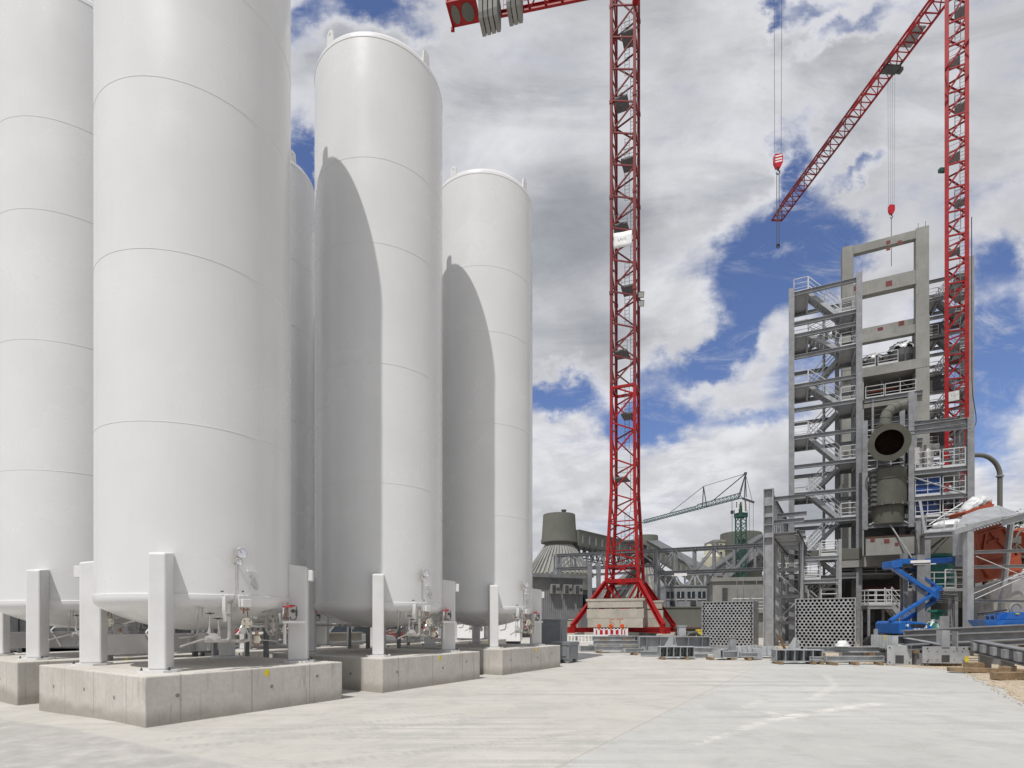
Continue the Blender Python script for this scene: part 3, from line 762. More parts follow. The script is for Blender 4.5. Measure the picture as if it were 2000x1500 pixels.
# ballast slabs
yA = V((-math.sin(RA), math.cos(RA), 0)); xA = V((math.cos(RA), math.sin(RA), 0))
for side, off, words_ in ((-1, xA*-.25, 'front stack'), (1, xA*.6, 'rear stack')):
    for lv, nm in enumerate(('lowest', 'middle', 'top')):
        c = cA+yA*side*2.75+off; L = 4.9 if lv == 1 else 4.75; z0 = 1.17+lv*.80
        mb = MB(); mb.o = V((c.x, c.y, z0)); mb.box(c+Z*(z0+.39), (L, 1.15, .78 if lv < 2 else .58), RA)
        if lv == 2: mb.box(c+Z*(z0+.39+.38), (5.05, 1.25, .2), RA)
        ob = mb.build('ballast_slab', M_castd, bevel=.015)
        tag(ob, '%s concrete ballast slab of the %s on the red crane%s' % (nm, words_, ', lettered 5T' if lv == 0 and side < 0 else ''), 'ballast slab', 'concrete ballast of the red crane', (c.x, c.y, z0))
        if lv == 0 and side < 0:
            mb = MB(); o = c-yA*.58+Z*(z0+.06)-xA*.45
            def st(x0, y0, x1, y1): mb.beam(o+xA*x0+Z*y0, o+xA*x1+Z*y1, .075, .012, up=yA)
            for seg in ((0,.62,.42,.64),(.02,.62,.02,.36),(.02,.36,.3,.38),(.3,.38,.4,.22),(.4,.22,.3,.04),(.3,.04,0,.02),(.6,.64,1.2,.66),(.92,.65,.90,.02)): st(*seg)
            mb.o = V((c.x, c.y, z0)); mb.build('painted_lettering', M_spray, ob)
# banner on the mast
mb = MB(); f0 = cA+yA*-(SA/2+.06); n = 10; vs = []
zc0 = EYE+(HY-468)/F*49
for i in range(n+1):
    for j in range(5):
        u, v_ = i/n-.5, j/4-.5
        vs.append(f0+xA*u*1.65+Z*(zc0+v_*1.35-u*.12)+yA*(.02*math.sin(u*9+v_*4)))
fs = [(i*5+j, i*5+j+1, i*5+j+6, i*5+j+5) for i in range(n) for j in range(4)]
mb.add(vs, fs); ob = mb.build('banner', M_sign, smooth=60)
ob.modifiers.new('thick', 'SOLIDIFY').thickness = .02
tag(ob, 'white advertising banner with a faint grey line of text tied inside the middle crane mast', 'banner')
mb = MB()
for k in range(5):
    o = f0-yA*.06+xA*(-.36+k*.15)+Z*(zc0+.02+k*.012)
    mb.beam(o-Z*.06, o+Z*.06+xA*(.03 if k % 2 else -.02), .035, .01, up=yA)
    mb.beam(o+Z*.06*(1 if k % 2 else -1), o+Z*.06*(1 if k % 2 else -1)+xA*.08, .03, .01, up=yA)
mb.build('banner_text', M_mgrey, ob)
# floodlights on the mast
for q, zf in ((0, EYE+(HY-571)/F*50), (0, EYE+(HY-588)/F*50)):
    a = RA+R(45)+0; h = SA/2*math.sqrt(2)+.12; p = V((h*math.cos(a), h*math.sin(a), zf))
    mb = MB(); m = Matrix.Rotation(R(35), 3, 'X'); mb.box(p+V((.05,-.25,0)), (.55,.22,.5), M=m)
    fl = mb.build('floodlight', M_dark, A); mb = MB(); mb.box(p+V((.05,-.25,0))+m @ V((0,-.115,0)), (.46,.02,.41), M=m); mb.build('lens', M_sign, fl)
# counter jib towards the left, hanging ballast on its end
jd = V((-.983, .183, 0)); jp = V((.183, .983, 0)); HC = 60.1
def J(s, o, z): return V((0,0,0))+jd*s+jp*o+Z*(HC+z)
mb = MB()
for o in (-1.0, 1.0):
    mb.ib(J(-1,o,.25), J(16.6,o,.25), .26, .55, .05)
for s in [1.2+i*1.55 for i in range(6)]: mb.beam(J(s,-1,.1), J(s,1,.1), .14); mb.beam(J(s,-1,.1), J(s+1.55,1,.1), .10)
mb.beam(J(16.55,-1.13,.25), J(16.55,1.13,.25), .16, .56); mb.beam(J(10.8,-1.0,.12), J(10.8,1.0,.12), .3, .3); mb.box(J(16.6,1.15,-.15), (.35,.25,.3))
for o in (-1.0, 1.0):
    for s in [1+i*1.5 for i in range(8)]: mb.beam(J(s,o,.5), J(s,o,1.6), .05)
    mb.beam(J(1,o,1.6), J(11.5,o,1.6), .05); mb.beam(J(1,o,1.05), J(11.5,o,1.05), .04)
mb.prism([J(13.75,-1,-.03),J(16.5,-1,-.03),J(16.5,1,-.03),J(13.75,1,-.03)], Z*.05)
mb.build('counter_jib', M_red, A)
for s, zt, hh in ((9.75,-.75,2.1),(10.2,-.8,2.1),(10.65,-.85,2.1),(11.9,-.95,2.5),(12.37,-1.0,2.5),(12.84,-1.05,2.5),(13.31,-1.1,2.5)):
    mb = MB(); pr = [(-.98,hh*.5),( .98,hh*.5),( .98,-hh*.35),(.8,-hh*.55),(-.8,-hh*.55),(-.98,-hh*.35)]
    mb.prism([J(s-.2,o,z+zt+.6) for o, z in pr], jd*.38); mb.build('counterweight_slab', M_cast, A, bevel=.03)
for s, ln in ((14.75, 1.3), (15.95, .85)):
    mb = MB(); P = []
    for k in range(16):
        a = 2*math.pi*k/16; P.append(J(s+ln*.5*math.cos(a)*(1 if abs(math.cos(a)) < .7 else .92), .84*math.sin(a), -.09))
    mb.prism(P, Z*1.2); mb.build('counterweight_slab', M_silo, A)  # darker concrete stands in for shade under the counter jib
# jib over the yard, out of the picture above; trolley ropes and hook
mb = MB()
def JJ(s, o, z): return jd*-s+jp*o+Z*(HC+z)
for i in range(18):
    s, s2 = 1.2+i*2, 3.2+i*2
    for o in (-.8, .8):
        mb.beam(JJ(s,o,0), JJ(s2,o,0), .13); mb.beam(JJ(s,o,0), JJ(s+1,0,1.5), .07); mb.beam(JJ(s+1,0,1.5), JJ(s2,o,0), .07)
    mb.beam(JJ(s,-.8,0), JJ(s,.8,0), .06); mb.beam(JJ(s,0,1.5), JJ(s2,0,1.5), .12)
mb.build('jib', M_redf, A)
hp = V((23.0, 47.6, 0))-cA; hz = EYE+(HY-303)/F*47.6
mb = MB(); mb.box(hp+Z*(HC-.35), (1.6,1.5,.35), RA); mb.build('trolley', M_dark, A)
end = hook_block(A, hp+Z*hz, 2, HC-.5, 1.0, .55)
mb = MB()
zlow = EYE+(HY-478)/F*47.6
for o in (-.10, .10): mb.cyl(end+V((o,0,.1)), V((end.x+o, end.y, zlow)), .028, n=6)
mb.cyl(V((end.x,end.y,zlow)), V((end.x,end.y,zlow-.05)), .16); mb.ring(V((end.x,end.y,zlow-.15)), (0,1,0), .13, .04)
mb.build('lifting_chain', M_cable, A)

# ---- crane B: bright red, behind the steelwork on the right
cB = V((40.4, 50.0, 0)); SB = 1.42; RB = R(-38.9)
B = thing('tower_crane', 'bright red tower crane with its long jib reaching away, right of the concrete tower', 'crane', cB, 0)
zz = 0; 
while zz < 59:
    z2 = min(zz+8.6, 60.0); mb = MB(); mb.o = cB; lattice(mb, cB, SB, SB, zz, z2, RB, 2.15, .30, .12, 0, .88)
    mb.build('mast_section', M_red, B); zz = z2+.01
sub_ladder(B, cB, SB, 3, 59, RB, M_mgrey, 4.3)
HB = 60.0; tipB = at(1517, HY, 80.0); tipB.z = 0; jB = (tipB-cB).normalized(); pB = V((jB.y, -jB.x, 0)); LB = (tipB-cB).length
def K(s, o, z): return jB*s+pB*o+Z*(HB+z)
nb = 11
for sec in range(2):
    mb = MB(); a0, a1 = sec*nb//2+(0 if sec == 0 else 0), (nb//2 if sec == 0 else nb)
    h = LB/nb
    for i in range(a0, a1):
        s, s2 = i*h, (i+1)*h
        for o in (-.75, .75):
            mb.beam(K(s,o,0), K(s2,o,0), .17); mb.beam(K(s,o,0), K(s+h/2,0,1.5), .09); mb.beam(K(s+h/2,0,1.5), K(s2,o,0), .09)
        for q in range(3):
            f, f2 = s+h*q/3, s+h*(q+1)/3; mb.beam(K(f,-.75,0), K(f,.75,0), .07); mb.beam(K(f,-.75,0), K(f2,.75,0), .06)
        mb.beam(K(max(s-h/2,0),0,1.5), K(s+h/2,0,1.5), .16)
    if sec: mb.beam(K(LB-h/2,0,1.5), K(LB,0,.15), .09); mb.beam(K(LB,-.75,.0), K(LB,.75,.0), .16, .2); mb.beam(K(LB-.3,-.6,0), K(LB-.3,-.6,1.6), .03)
    mb.build('jib', M_redf if sec else M_red, B)
mb = MB(); mb.box(K(5.0,0,.12), (1.05,2.0,.10), math.atan2(jB.y,jB.x)-math.pi/2); mb.build('jib_walkway', M_mgrey, B)
sT = 7.9
mb = MB(); mb.box(K(sT,0,-.25), (1.5,.9,.2), math.atan2(jB.y,jB.x)-math.pi/2); mb.box(K(sT,.95,-.30), (.4,.5,.35), math.atan2(jB.y,jB.x)-math.pi/2)
for o in (-.7, .7):
    for d in (-.6, .6): mb.disc(K(sT+d,o,.0), pB, .18, .1, 12)
mb.tube([K(sT-1,-.8,.1), K(sT-.6,-1.1,-.1), K(sT,-1.0,-.3)], .06); mb.build('trolley', M_dark, B)
hB = K(sT,0,0); zhk = EYE+(HY-401)/F*(hB.y+cB.y)
hq = hook_block(B, V((hB.x, hB.y, zhk)), 4, HB-.3, .82, .24, False)
mb = MB(); mb.cyl(hq, V((hq.x, hq.y, EYE+(HY-520)/F*(hB.y+cB.y))), .03, n=6); mb.build('lifting_chain', M_cable, B)
mb = MB(); mb.cyl((0,0,59.6), (0,0,60.6), .9); mb.box((0,0,60.3), (2.4,2.2,.5)); mb.build('slewing_ring', M_dark, B)
mb = MB(); mb.tube([V((.85,-.6,38)), V((.86,-.62,23.4)), V((.92,-.64,22)), V((1.2,-.65,20.2)), V((1.22,-.65,19.6)), V((1.1,-.65,19.2)), V((.8,-.6,19.1))], .035, 6); mb.build('power_cable', M_cable, B)
mb = MB(); zf = EYE+(HY-331)/F*50; mb.box((-1.25,.1,zf), (.55,.3,.32)); mb.build('floodlight', M_greenc, B)
mb = MB(); zf = EYE+(HY-770)/F*49; mb.box((-.75,-.62,zf), (.75,.03,.85), RB); ob = mb.build('banner', M_wrap); tag(ob, 'small white banner tied to the right red crane mast just above the steelwork', 'banner', None, cB)
mb = MB()
for k in range(4): mb.beam(V((-.90+k*.08,-.545-k*.065,zf-.04)), V((-.885+k*.08,-.56-k*.065,zf+.06)), .03, .008, up=V((.63,.78,0)))
mb.build('banner_text', M_mgrey, ob)

# ---- crane C: dark green, far behind
cC = at(1447, HY, 150); cC.z = 0; DC = 150
Cn = thing('tower_crane', 'distant dark green tower crane with tie bars, small behind the concrete silo', 'crane', cC, 0)
mb = MB(); sC = 1.9; zj = EYE+(HY-972)/F*DC; lattice(mb, (0,0), sC, sC, 0, zj-1.5, R(20), 2.6, .26, .15, 0); mb.build('mast', M_greenc, Cn)
mb = MB(); mb.box((0,0,EYE+(HY-1003)/F*DC), (2.5,2.5,2.2), R(20)); mb.build('climbing_frame', M_greenc, Cn)
for o, rzz in (((-.75,-1.45), R(-70)), ((.7,-1.25), R(20))):
    pass
for k, (ox, oy, ww) in enumerate(((-1.35,-.55,1.4), (.62,-1.36,1.9))):
    mb = MB(); zc_ = EYE+(HY-991)/F*DC; rzz = R(20) if k else R(-70); mb.box((ox,oy,zc_), (ww,.08,3.3), rzz); sp = mb.build('sign_panel', M_sign, Cn)
    mb = MB(); d = V((math.sin(rzz), -math.cos(rzz), 0))
    for q in range(7 if k else 4): mb.box(V((ox,oy,zc_+1.25-q*.4))+d*.06, (.42,.03,.26), rzz)
    mb.build('sign_lettering', M_dark, sp)
tip = at(1255, 1019, 189)-cC; base = V((0, 0, zj)); tip.z = zj; jd3 = (tip-base).normalized(); pp = V((-jd3.y, jd3.x, 0)); LC = (tip-base).length
mb = MB(); nb = 30
for i in range(nb):
    s, s2 = i*LC/nb, (i+1)*LC/nb; hh = 1.3 if i < 12 else .95
    for o in (-.6, .6):
        mb.beam(base+jd3*s+pp*o, base+jd3*s2+pp*o, .2); mb.beam(base+jd3*s+pp*o, base+jd3*(s+s2)/2+Z*hh, .11); mb.beam(base+jd3*(s+s2)/2+Z*hh, base+jd3*s2+pp*o, .11)
    mb.beam(base+jd3*max(0,s-.6)+Z*hh, base+jd3*(s2-.6)+Z*hh, .2)
mb.build('jib', M_greenc, Cn)
apex = at(1456, 925, DC)-cC
mb = MB()
for dx in (-.9, .9):
    for dy in (-.6, .6): mb.beam(V((dx+.3,dy,zj)), apex, .2)
mb.box(apex, (.6,.6,.7)); mb.build('tower_head', M_dark, Cn)
def onj(px):           # point on the jib whose picture column is px
    best = min(range(0, 400), key=lambda k: abs(CX+F*(base+jd3*LC*k/400+cC).x/(base+jd3*LC*k/400+cC).y-px)); return base+jd3*LC*best/400
mb = MB(); a1 = onj(1374); top2 = a1+Z*6.2; a2, a3 = onj(1392)+Z*1.2, onj(1308)+Z
mb.beam(a1+pp*.4, top2, .22); mb.beam(a1-pp*.4-jd3*.9, top2, .22)
mb.beam(apex, top2, .11); mb.beam(apex, a2, .2); mb.beam(top2, a3, .12); mb.build('tie_bar', M_dark, Cn)
cj = at(1472, 981, 143)-cC
mb = MB(); mb.beam(V((.5,0,zj-.2)), cj, .4, .5); mb.beam(apex, cj-V((.3,0,-.1)), .1)
for d in (-.5, .5): mb.cyl(cj+V((-.6+d,0,0)), cj+V((-.6+d,0,-9)), .05, n=5)
mb.build('counter_jib', M_dark, Cn)
hk = onj(1430)
mb = MB()
for d in (-.15, .15): mb.cyl(hk+V((d,0,0)), hk+V((d,0,-3.2)), .04, n=5)
mb.box(hk-Z*3.4, (.7,.4,.9)); mb.cyl(hk-Z*3.7, hk-Z*11, .07, n=5); mb.build('hook_block', M_dark, Cn)
# ---------------------------------------------------------------- steel and concrete towers on the right
RT = R(-26.6); E1 = V((math.cos(RT), math.sin(RT), 0)); E2 = V((-math.sin(RT), math.cos(RT), 0))
def rail(mb, p, q, h=1.05, sp=1.1, r=.028, toe=True, rows=(1.0, .66, .33)):
    p, q = V(p), V(q); L = (q-p).length; n = max(1, round(L/sp))
    for f in rows: mb.tube([p+Z*h*f, q+Z*h*f], r*(1.15 if f == 1.0 else .8), 5)
    for i in range(n+1):
        o = p+(q-p)*i/n; mb.tube([o, o+Z*h], r, 5)
    if toe: mb.beam(p+Z*.09, q+Z*.09, .012, .15)
def flight(T, lo, hi, wd, mat=None, stair='stair_flight'):
    """one stair flight between two points, wd = half width vector"""
    lo, hi, wd = V(lo), V(hi), V(wd); mat = mat or M_galv
    mb = MB()
    for s_ in (-1, 1): mb.beam(lo+wd*s_-Z*.06, hi+wd*s_-Z*.06, .04, .26)
    n = max(3, int((hi.z-lo.z)/.2))
    for i in range(n):
        c = lo+(hi-lo)*((i+.5)/n); d = (hi-lo); d.z = 0; d.normalize()
        mb.beam(c-wd*.95, c+wd*.95, .25, .035)
    f = mb.build(stair, mat, T)
    mb = MB()
    for s_ in (-1, 1): rail(mb, lo+wd*s_+Z*.08, hi+wd*s_+Z*.08, toe=False, sp=1.3)
    mb.build('handrail', M_rail, f)
def stair_tower(name, lab, loc, rz, W, DP, Ls, Rs, ztop, mat, light, group=None, right_col=True, colw=.38):
    T = thing(name, lab, 'stair tower', loc, rz, group)
    for x, y in ((0,0), (W,0), (0,DP), (W,DP)):
        mb = MB(); mb.ib((x,y,0), (x,y,ztop), colw, colw, .04, up=V((0,1,0)))
        mb.build('column', mat, T)
    for z in sorted(Ls+Rs):
        for y in (-.02, DP):
            mb = MB(); mb.ib((colw*.3,y,z-.14), (W-colw*.3,y,z-.14), .2, .28, .03); mb.build('floor_beam', mat, T)
    for z, x0, x1 in [(z, .12, 1.15) for z in Ls]+[(z, W-1.15, W-.12) for z in Rs]:
        mb = MB(); mb.box(((x0+x1)/2, DP/2, z-.02), (x1-x0, DP-.1, .05)); mb.ib((x0+.05,0,z-.16), (x0+.05,DP,z-.16), .12, .22, .03); mb.ib((x1-.05,0,z-.16), (x1-.05,DP,z-.16), .12, .22, .03)
        l = mb.build('landing', light, T)
        mb = MB(); xo = x0+.04 if x0 < W/2 else x1-.04
        rail(mb, (x0+.05,.12,z), (x1-.05,.12,z)); rail(mb, (xo,.12,z), (xo,DP-.12,z)); rail(mb, (x0+.05,DP-.12,z), (x1-.05,DP-.12,z))
        mb.build('railing', M_rail, l)
    allz = sorted([(z,0) for z in Ls]+[(z,1) for z in Rs])
    for (za, sa), (zb_, sb) in zip(allz, allz[1:]):
        if sa == sb: continue
        xa = W-1.15 if sa else 1.15; xb = W-1.15 if sb else 1.15
        y = DP*.28 if sa else DP*.72          # right landing up to left landing runs in the front lane
        flight(T, (xa,y,za), (xb,y,zb_), (0,DP*.18,0), light)
    return T
PA = at(1546, HY, 41.8); PA.z = 0
stair_tower('stair_tower', 'open grey steel stair tower with zigzag flights, left of the concrete tower', PA, RT, 4.35, 3.2,
            [3.0, 7.0, 11.4, 15.7, 19.6, 23.4, 26.6], [.9, 5.1, 9.3, 13.5, 17.8, 21.8, 24.3], 26.9, M_galv, M_galvl, 'steel stair towers')
T_ = [o for o in bpy.data.objects if o.name == 'stair_tower'][0]
for z in (3.0, 5.1, 7.0, 9.3, 11.4, 13.5, 15.7, 17.8, 19.6, 21.8, 24.3):
    for x in (0, 4.35):
        mb = MB(); mb.ib((x,.2,z-.14), (x,3.0,z-.14), .16, .24, .025); mb.build('side_beam', M_galv, T_)
for z in (5.1, 9.3, 13.5):      # catwalks over to the concrete tower
    mb = MB(); mb.ib((4.5,1.0,z-.14), (6.6,1.6,z-.14), .16, .24, .025); mb.build('catwalk_beam', M_galv, T_)
    mb = MB(); mb.ib((4.5,2.4,z-.14), (6.6,3.0,z-.14), .16, .24, .025); mb.build('catwalk_beam', M_galv, T_)
    mb = MB(); mb.beam((4.5,1.7,z), (6.6,2.3,z), 1.4, .04); mb.build('catwalk_deck', M_galvl, T_)
    mb = MB(); rail(mb, (4.5,1.0,z), (6.6,1.6,z), 1.05, 1.0); mb.build('railing', M_rail, T_)
mb = MB(); mb.tube([(2.3,3.1,0),(2.3,3.1,26.0)], .10, 8); mb.build('riser_pipe', M_galv, T_)
mb = MB(); mb.beam((3.2,3.15,0), (3.2,3.15,25.5), .3, .08); mb.build('cable_tray', M_mgrey, T_)
PQ = at(1566, HY, 38.6); PQ.z = 0
stair_tower('stair_tower', 'low steel stair frame behind the right perforated box, below the tall stair tower', PQ, RT, 2.3, 1.8, [1.4, 4.6], [2.9, 6.2], 7.3, M_galvl, M_galvl, 'steel stair towers', colw=.2)
# ---- concrete tower
PC = at(1645, HY, 48); PC.z = 0; WC = 6.15
CT = thing('concrete_tower', 'unfinished concrete frame tower with open storeys and dark equipment floor', 'tower', PC, RT)
mb = MB(); mb.box((.42,.75,30.6), (.84,1.5,7.4)); mb.box((.42,.75,25.2), (.85,1.51,3.4)); mb.build('column', M_cast, CT, bevel=.02)
mb = MB(); mb.box((WC-.45,.45,30.6), (.90,.9,7.4)); mb.box((WC-.47,.62,13.45), (.94,1.6,26.9)); mb.build('column', M_cast, CT, bevel=.02)
mb = MB(); mb.box((.8,.8,11.7), (1.6,1.6,23.4)); mb.build('wall_pier', M_cast, CT)
for zt, zh, y0, y1 in ((34.2,.68,.05,.55), (30.9,1.15,.05,.75), (27.3,.72,.95,1.5), (26.4,.72,.05,.6), (24.7,.75,.95,1.5)):
    mb = MB(); mb.box((WC/2,(y0+y1)/2,zt-zh/2), (WC-1.7,y1-y0,zh)); mb.build('frame_beam', M_cast, CT)
mb = MB(); mb.box((WC/2,2.8,23.0), (WC-.02,6,.78)); mb.build('equipment_floor', M_cast, CT)
for z in (20.4, 17.4, 14.0, 10.6): 
    mb = MB(); mb.box((WC/2,3.2,z), (WC-.1,5,.35)); mb.build('floor_slab', M_cast, CT)
mb = MB(); mb.box((WC/2,5.75,11.5), (WC,.3,22.2)); mb.box((WC-.15,3.4,11.5), (.3,4.4,22.2)); mb.build('rear_wall', M_dgrey, CT)  # dark grey backing added so the open storeys read as shaded inside
for x, z, s_ in ((3.35,33.75,.3),(3.35,33.2,.28),(4.15,33.5,.3),(3.4,30.25,.45),(1.0,30.5,.4),(2.9,26.9,.4),(4.4,27.1,.4),(2.9,24.4,.45)):
    y = .045 if z > 29.5 else .945
    mb = MB(); mb.box((x,y,z), (s_,.012,s_)); mb.build('cast_in_plate', M_redbrown, CT)
mb = MB()
for x in (WC-.7, WC-.2, .3): mb.cyl((x,.4,34.25), (x+.04,.4,34.9), .018, n=5)
mb.build('starter_bar', M_rust, CT)
mb = MB()
for z in (21.6, 21.0, 20.9): mb.beam((2.0,.9,z), (4.1,.9,z+.1), .14)
mb.build('orange_floor_beam', M_orange, CT)
mb = MB()
for x in (1.9, 3.0, 4.3): mb.beam((x,1.1,20.6), (x,1.1,22.6), .1)
mb.beam((4.3,1.0,22.3), (5.2,1.0,21.2), .06); mb.tube([(1.8,2,19.3),(5,2,19.3)], .25); mb.tube([(1.8,2,18.6),(5,2,18.6)], .2)
for z in (18.2, 18.6, 19.0, 19.4, 19.8): mb.beam((1.8,.4,z), (5.2,.4,z+.05), .05)
mb.build('pipe_rack', M_galv, CT)
for x0_, x1_, y_, z_ in ((1.0,2.4,-.15,23.4), (2.6,4.0,-.15,23.4), (1.7,3.0,-.25,20.65), (3.1,5.2,-.25,20.65)):
    mb = MB(); rail(mb, (x0_,y_,z_), (x1_,y_,z_)); mb.build('railing', M_rail, CT)
mb = MB(); mb.ib((1.6,-.3,20.5), (WC-.5,-.3,20.5), .25, .35, .03); mb.ib((WC-1,-.35,20.5), (WC-1,-.35,16), .2, .2, .03); mb.ib((2.2,-.3,20.5), (2.2,-.3,17), .16, .16, .03); mb.box((3.3,-.1,20.6), (3.6,.5,.04)); mb.ib((1.6,-.3,16.6), (WC-.5,-.3,16.6), .25, .35, .03); mb.build('platform_beam', M_galv, CT)
# wrapped machines on the equipment floor
def wrapped(c, rx, rz_, h, lab):
    T = thing('wrapped_machine', lab, 'machine', c, RT, 'wrapped machines up on the concrete tower')
    mb = MB(); mb.lathe([(rx*.82,0),(rx,.35*h),(rx*.98,.6*h),(rx*.6,.75*h),(.01,.78*h)], 20); mb.box((0,0,.06*h), (rx*2.2,rx*1.5,.12*h))
    for a in range(8):
        p = V((rx*1.0*math.cos(a*.8), rx*1.0*math.sin(a*.8), .3*h)); mb.box(p, (.12,.12,.5*h), a*.8)
    mb.build('housing', M_dark, T)
    mb = MB(); n = 26; m = 8; vs = []
    for j in range(m+1):
        f = j/m
        for i in range(n):
            a = 2*math.pi*i/n; r = rx*1.0*math.cos(f*1.5)**.55*(1+.12*math.sin(i*2.9+j*1.3)); z = h*(.66-.10*math.sin(i*1.7)*(1-f)+f*.34+.03*math.sin(i*3.1+j))
            vs.append((r*math.cos(a), r*math.sin(a), z))
    mb.add(vs, [(j*n+i, j*n+(i+1) % n, (j+1)*n+(i+1) % n, (j+1)*n+i) for j in range(m) for i in range(n)]); mb.build('plastic_cover', M_wrap, T, smooth=50)
def onC(x, y, z): return PC+E1*x+E2*y+Z*z
wrapped(onC(2.35,1.1,23.4), .72, 0, 1.55, 'smaller round black machine under white plastic on the concrete tower')
wrapped(onC(4.45,1.1,23.4), .98, 0, 2.1, 'larger black machine half covered with white plastic by the right tower column')
# ---- right-hand stair tower
PD = at(1806, HY, 54); PD.z = 0
stair_tower('stair_tower', 'dark steel stair tower behind the mast of the right red crane', PD, RT, 3.6, 3.0,
            [8.0, 11.5, 15.1, 18.7, 22.3, 26.0, 29.6, 33.2], [9.8, 13.3, 16.9, 20.5, 24.1, 27.8, 31.4, 35.0], 36.4, M_mgrey, M_galv, 'steel stair towers')
for k in range(3):
    mb = MB(); c = PD+E1*.75+E2*.15+Z*(19.6+k*5.2)
    mb.o = PD; mb.box(c, (1.7,.06,1.7), RT)
    ob = mb.build('wall_panel', M_dark)
    ob.parent = bpy.data.objects['stair_tower.002']; ob.rotation_euler = (0,0,-RT); ob.location = (0,0,0)
# ---- kiln riser duct in its steel bay
PK = at(1689, HY, 38); PK.z = 0
KF = thing('steel_gantry', 'grey steel gantry with railed platforms around the riser duct, in front of the right crane', 'steel frame', PK, RT)
xK = (0, 2.62, 5.75)
def kcol(x, y, z0, z1, w_=.32):
    mb = MB(); mb.ib((x,y,z0), (x,y,z1), w_, w_, .035, up=V((0,1,0))); mb.build('column', M_galv, KF)
kcol(0,0,8.0,15.5); kcol(xK[1],0,8.0,17.0); kcol(xK[2],0,8.3,14.75,.36); kcol(xK[2],3.2,8.3,15.4,.3); kcol(xK[1],3.2,0,17,.3); kcol(2.9,-.9,0,8.2,.34)
def kbeam(p, q, w_=.22, h=.32):
    mb = MB(); mb.ib(p, q, w_, h, .03); mb.build('floor_beam', M_galv, KF)
kbeam((0,-.02,11.15), (xK[1],-.02,11.15)); kbeam((0,-.02,8.25), (xK[1],-.02,8.25)); 
kbeam((xK[1],-.02,14.55), (xK[2],-.02,14.6),.3,.36); kbeam((1.9,3.2,15.9), (xK[2],3.2,15.7)); kbeam((xK[2],0,14.7),(xK[2],3.2,14.7)); kbeam((xK[1]-.7,-.1,14.3), (xK[2],-.1,14.2),.2,.25)
for z in (11.75, 10.0, 8.6):
    kbeam((xK[1],-.02,z-.18), (xK[2]-.15,-.02,z-.18)); kbeam((xK[1],3.2,z-.18), (xK[2],3.2,z-.18))
    mb = MB(); mb.box(((xK[1]+xK[2])/2,1.6,z), (xK[2]-xK[1]-.3,3.0,.05)); d_ = mb.build('deck', M_galvl, KF)
    mb = MB(); rail(mb, (xK[1]+.25,.05,z), (xK[2]-1.55,.05,z), 1.2, .75); rail(mb, (xK[2]-1.4,.05,z), (xK[2]-.25,.05,z), 1.2, .6); rail(mb, (xK[1]+.25,3.1,z), (xK[2]-.25,3.1,z), 1.2, .8); rail(mb, (xK[2]-.22,.05,z), (xK[2]-.22,3.1,z), 1.2, .8); mb.build('railing', M_rail, d_)
for x in (3.2, 3.9, 4.6, 5.2):
    mb = MB(); mb.ib((x,0,9.55), (x+.0,3.1,9.1), .18, .3, .03); mb.build('joist', M_mgrey, KF)
for p, q in (((.25,-.1,8.3),(1.3,-.1,8.95)), ((1.3,-.1,8.95),(2.55,-.1,8.2)), ((.3,-.15,10.9),(2.3,-.15,10.1)), ((2.7,-.1,11.3),(5.5,-.1,9.9)), ((3.0,-1,5.3),(5.7,-.4,8.5)), ((2.85,-.95,5.2),(1.4,-.4,8.2)), ((3.5,-.5,8.0),(5.3,-.3,9.3))):
    mb = MB(); mb.tube([p, q], .05, 6); mb.build('brace', M_galvl, KF)
mb = MB(); mb.tube([(2.9,.3,12.2),(2.9,.3,13.3)], .28, 12); mb.tube([(3.6,.5,11.9),(3.6,.5,13.4),(4.2,.8,13.4)], .22, 12); mb.box((3.4,1.2,12.5), (1.2,.8,1.3)); mb.build('duct_work', M_steel, KF, smooth=40)
mb = MB(); mb.hexa([(2.75,.3,8.9),(4.1,.3,8.9),(4.1,1.8,8.9),(2.75,1.8,8.9)], [(2.75,.3,11.3),(4.4,.3,11.3),(4.4,1.8,11.3),(2.75,1.8,11.3)]); mb.build('blue_hopper', M_dblue, KF)
mb = MB()
for z in (9.1, 9.5, 10.3, 10.7, 11.1): mb.beam((4.5,1.5,z), (5.5,1.5,z), .3, .06)
mb.tube([(4.3,1.0,10.2),(5.3,1.0,10.2)], .12); mb.build('pipe_bundle', M_galvl, KF)
# pipework and cable ladders among the platforms
for k in range(7):
    mb = MB(); x = xK[1]+.5+k*.38; mb.tube([(x,1.6+.2*(k%3),7.4),(x,1.6+.2*(k%3),8.9+.5*(k%4)),(x+.5,1.9,9.3+.5*(k%4))], .05+.03*(k%2), 8); mb.build('process_pipe', M_galvl if k % 2 else M_mgrey, KF, smooth=40)
for z in (7.8, 8.3, 12.6, 13.3):
    mb = MB(); mb.ib((xK[1]+.2,1.5,z), (xK[2]-.2,1.7,z), .14, .2, .02); mb.build('cross_beam', M_galv, KF)
for k, (p, q) in enumerate((((2.8,3.2,10),(5.7,3.2,11.7)), ((5.7,3.2,11.9),(2.8,3.2,14.3)), ((2.8,0,12),(2.8,3.2,14.3)), ((5.75,.1,8.5),(5.75,3.2,10)), ((5.75,3.2,10.1),(5.75,.1,11.6)), ((5.75,.1,12),(5.75,3.2,14.4)))):
    mb = MB(); mb.beam(p, q, .09, .09); mb.build('brace', M_galv, KF)
for z in (9.4, 12.4, 14.2):
    mb = MB(); mb.box((1.3,2.2,z), (2.5,1.6,.05)); d_ = mb.build('deck', M_galv, KF)
    mb = MB(); rail(mb, (.1,1.45,z), (2.5,1.45,z), 1.05, .8); mb.build('railing', M_rail, d_)
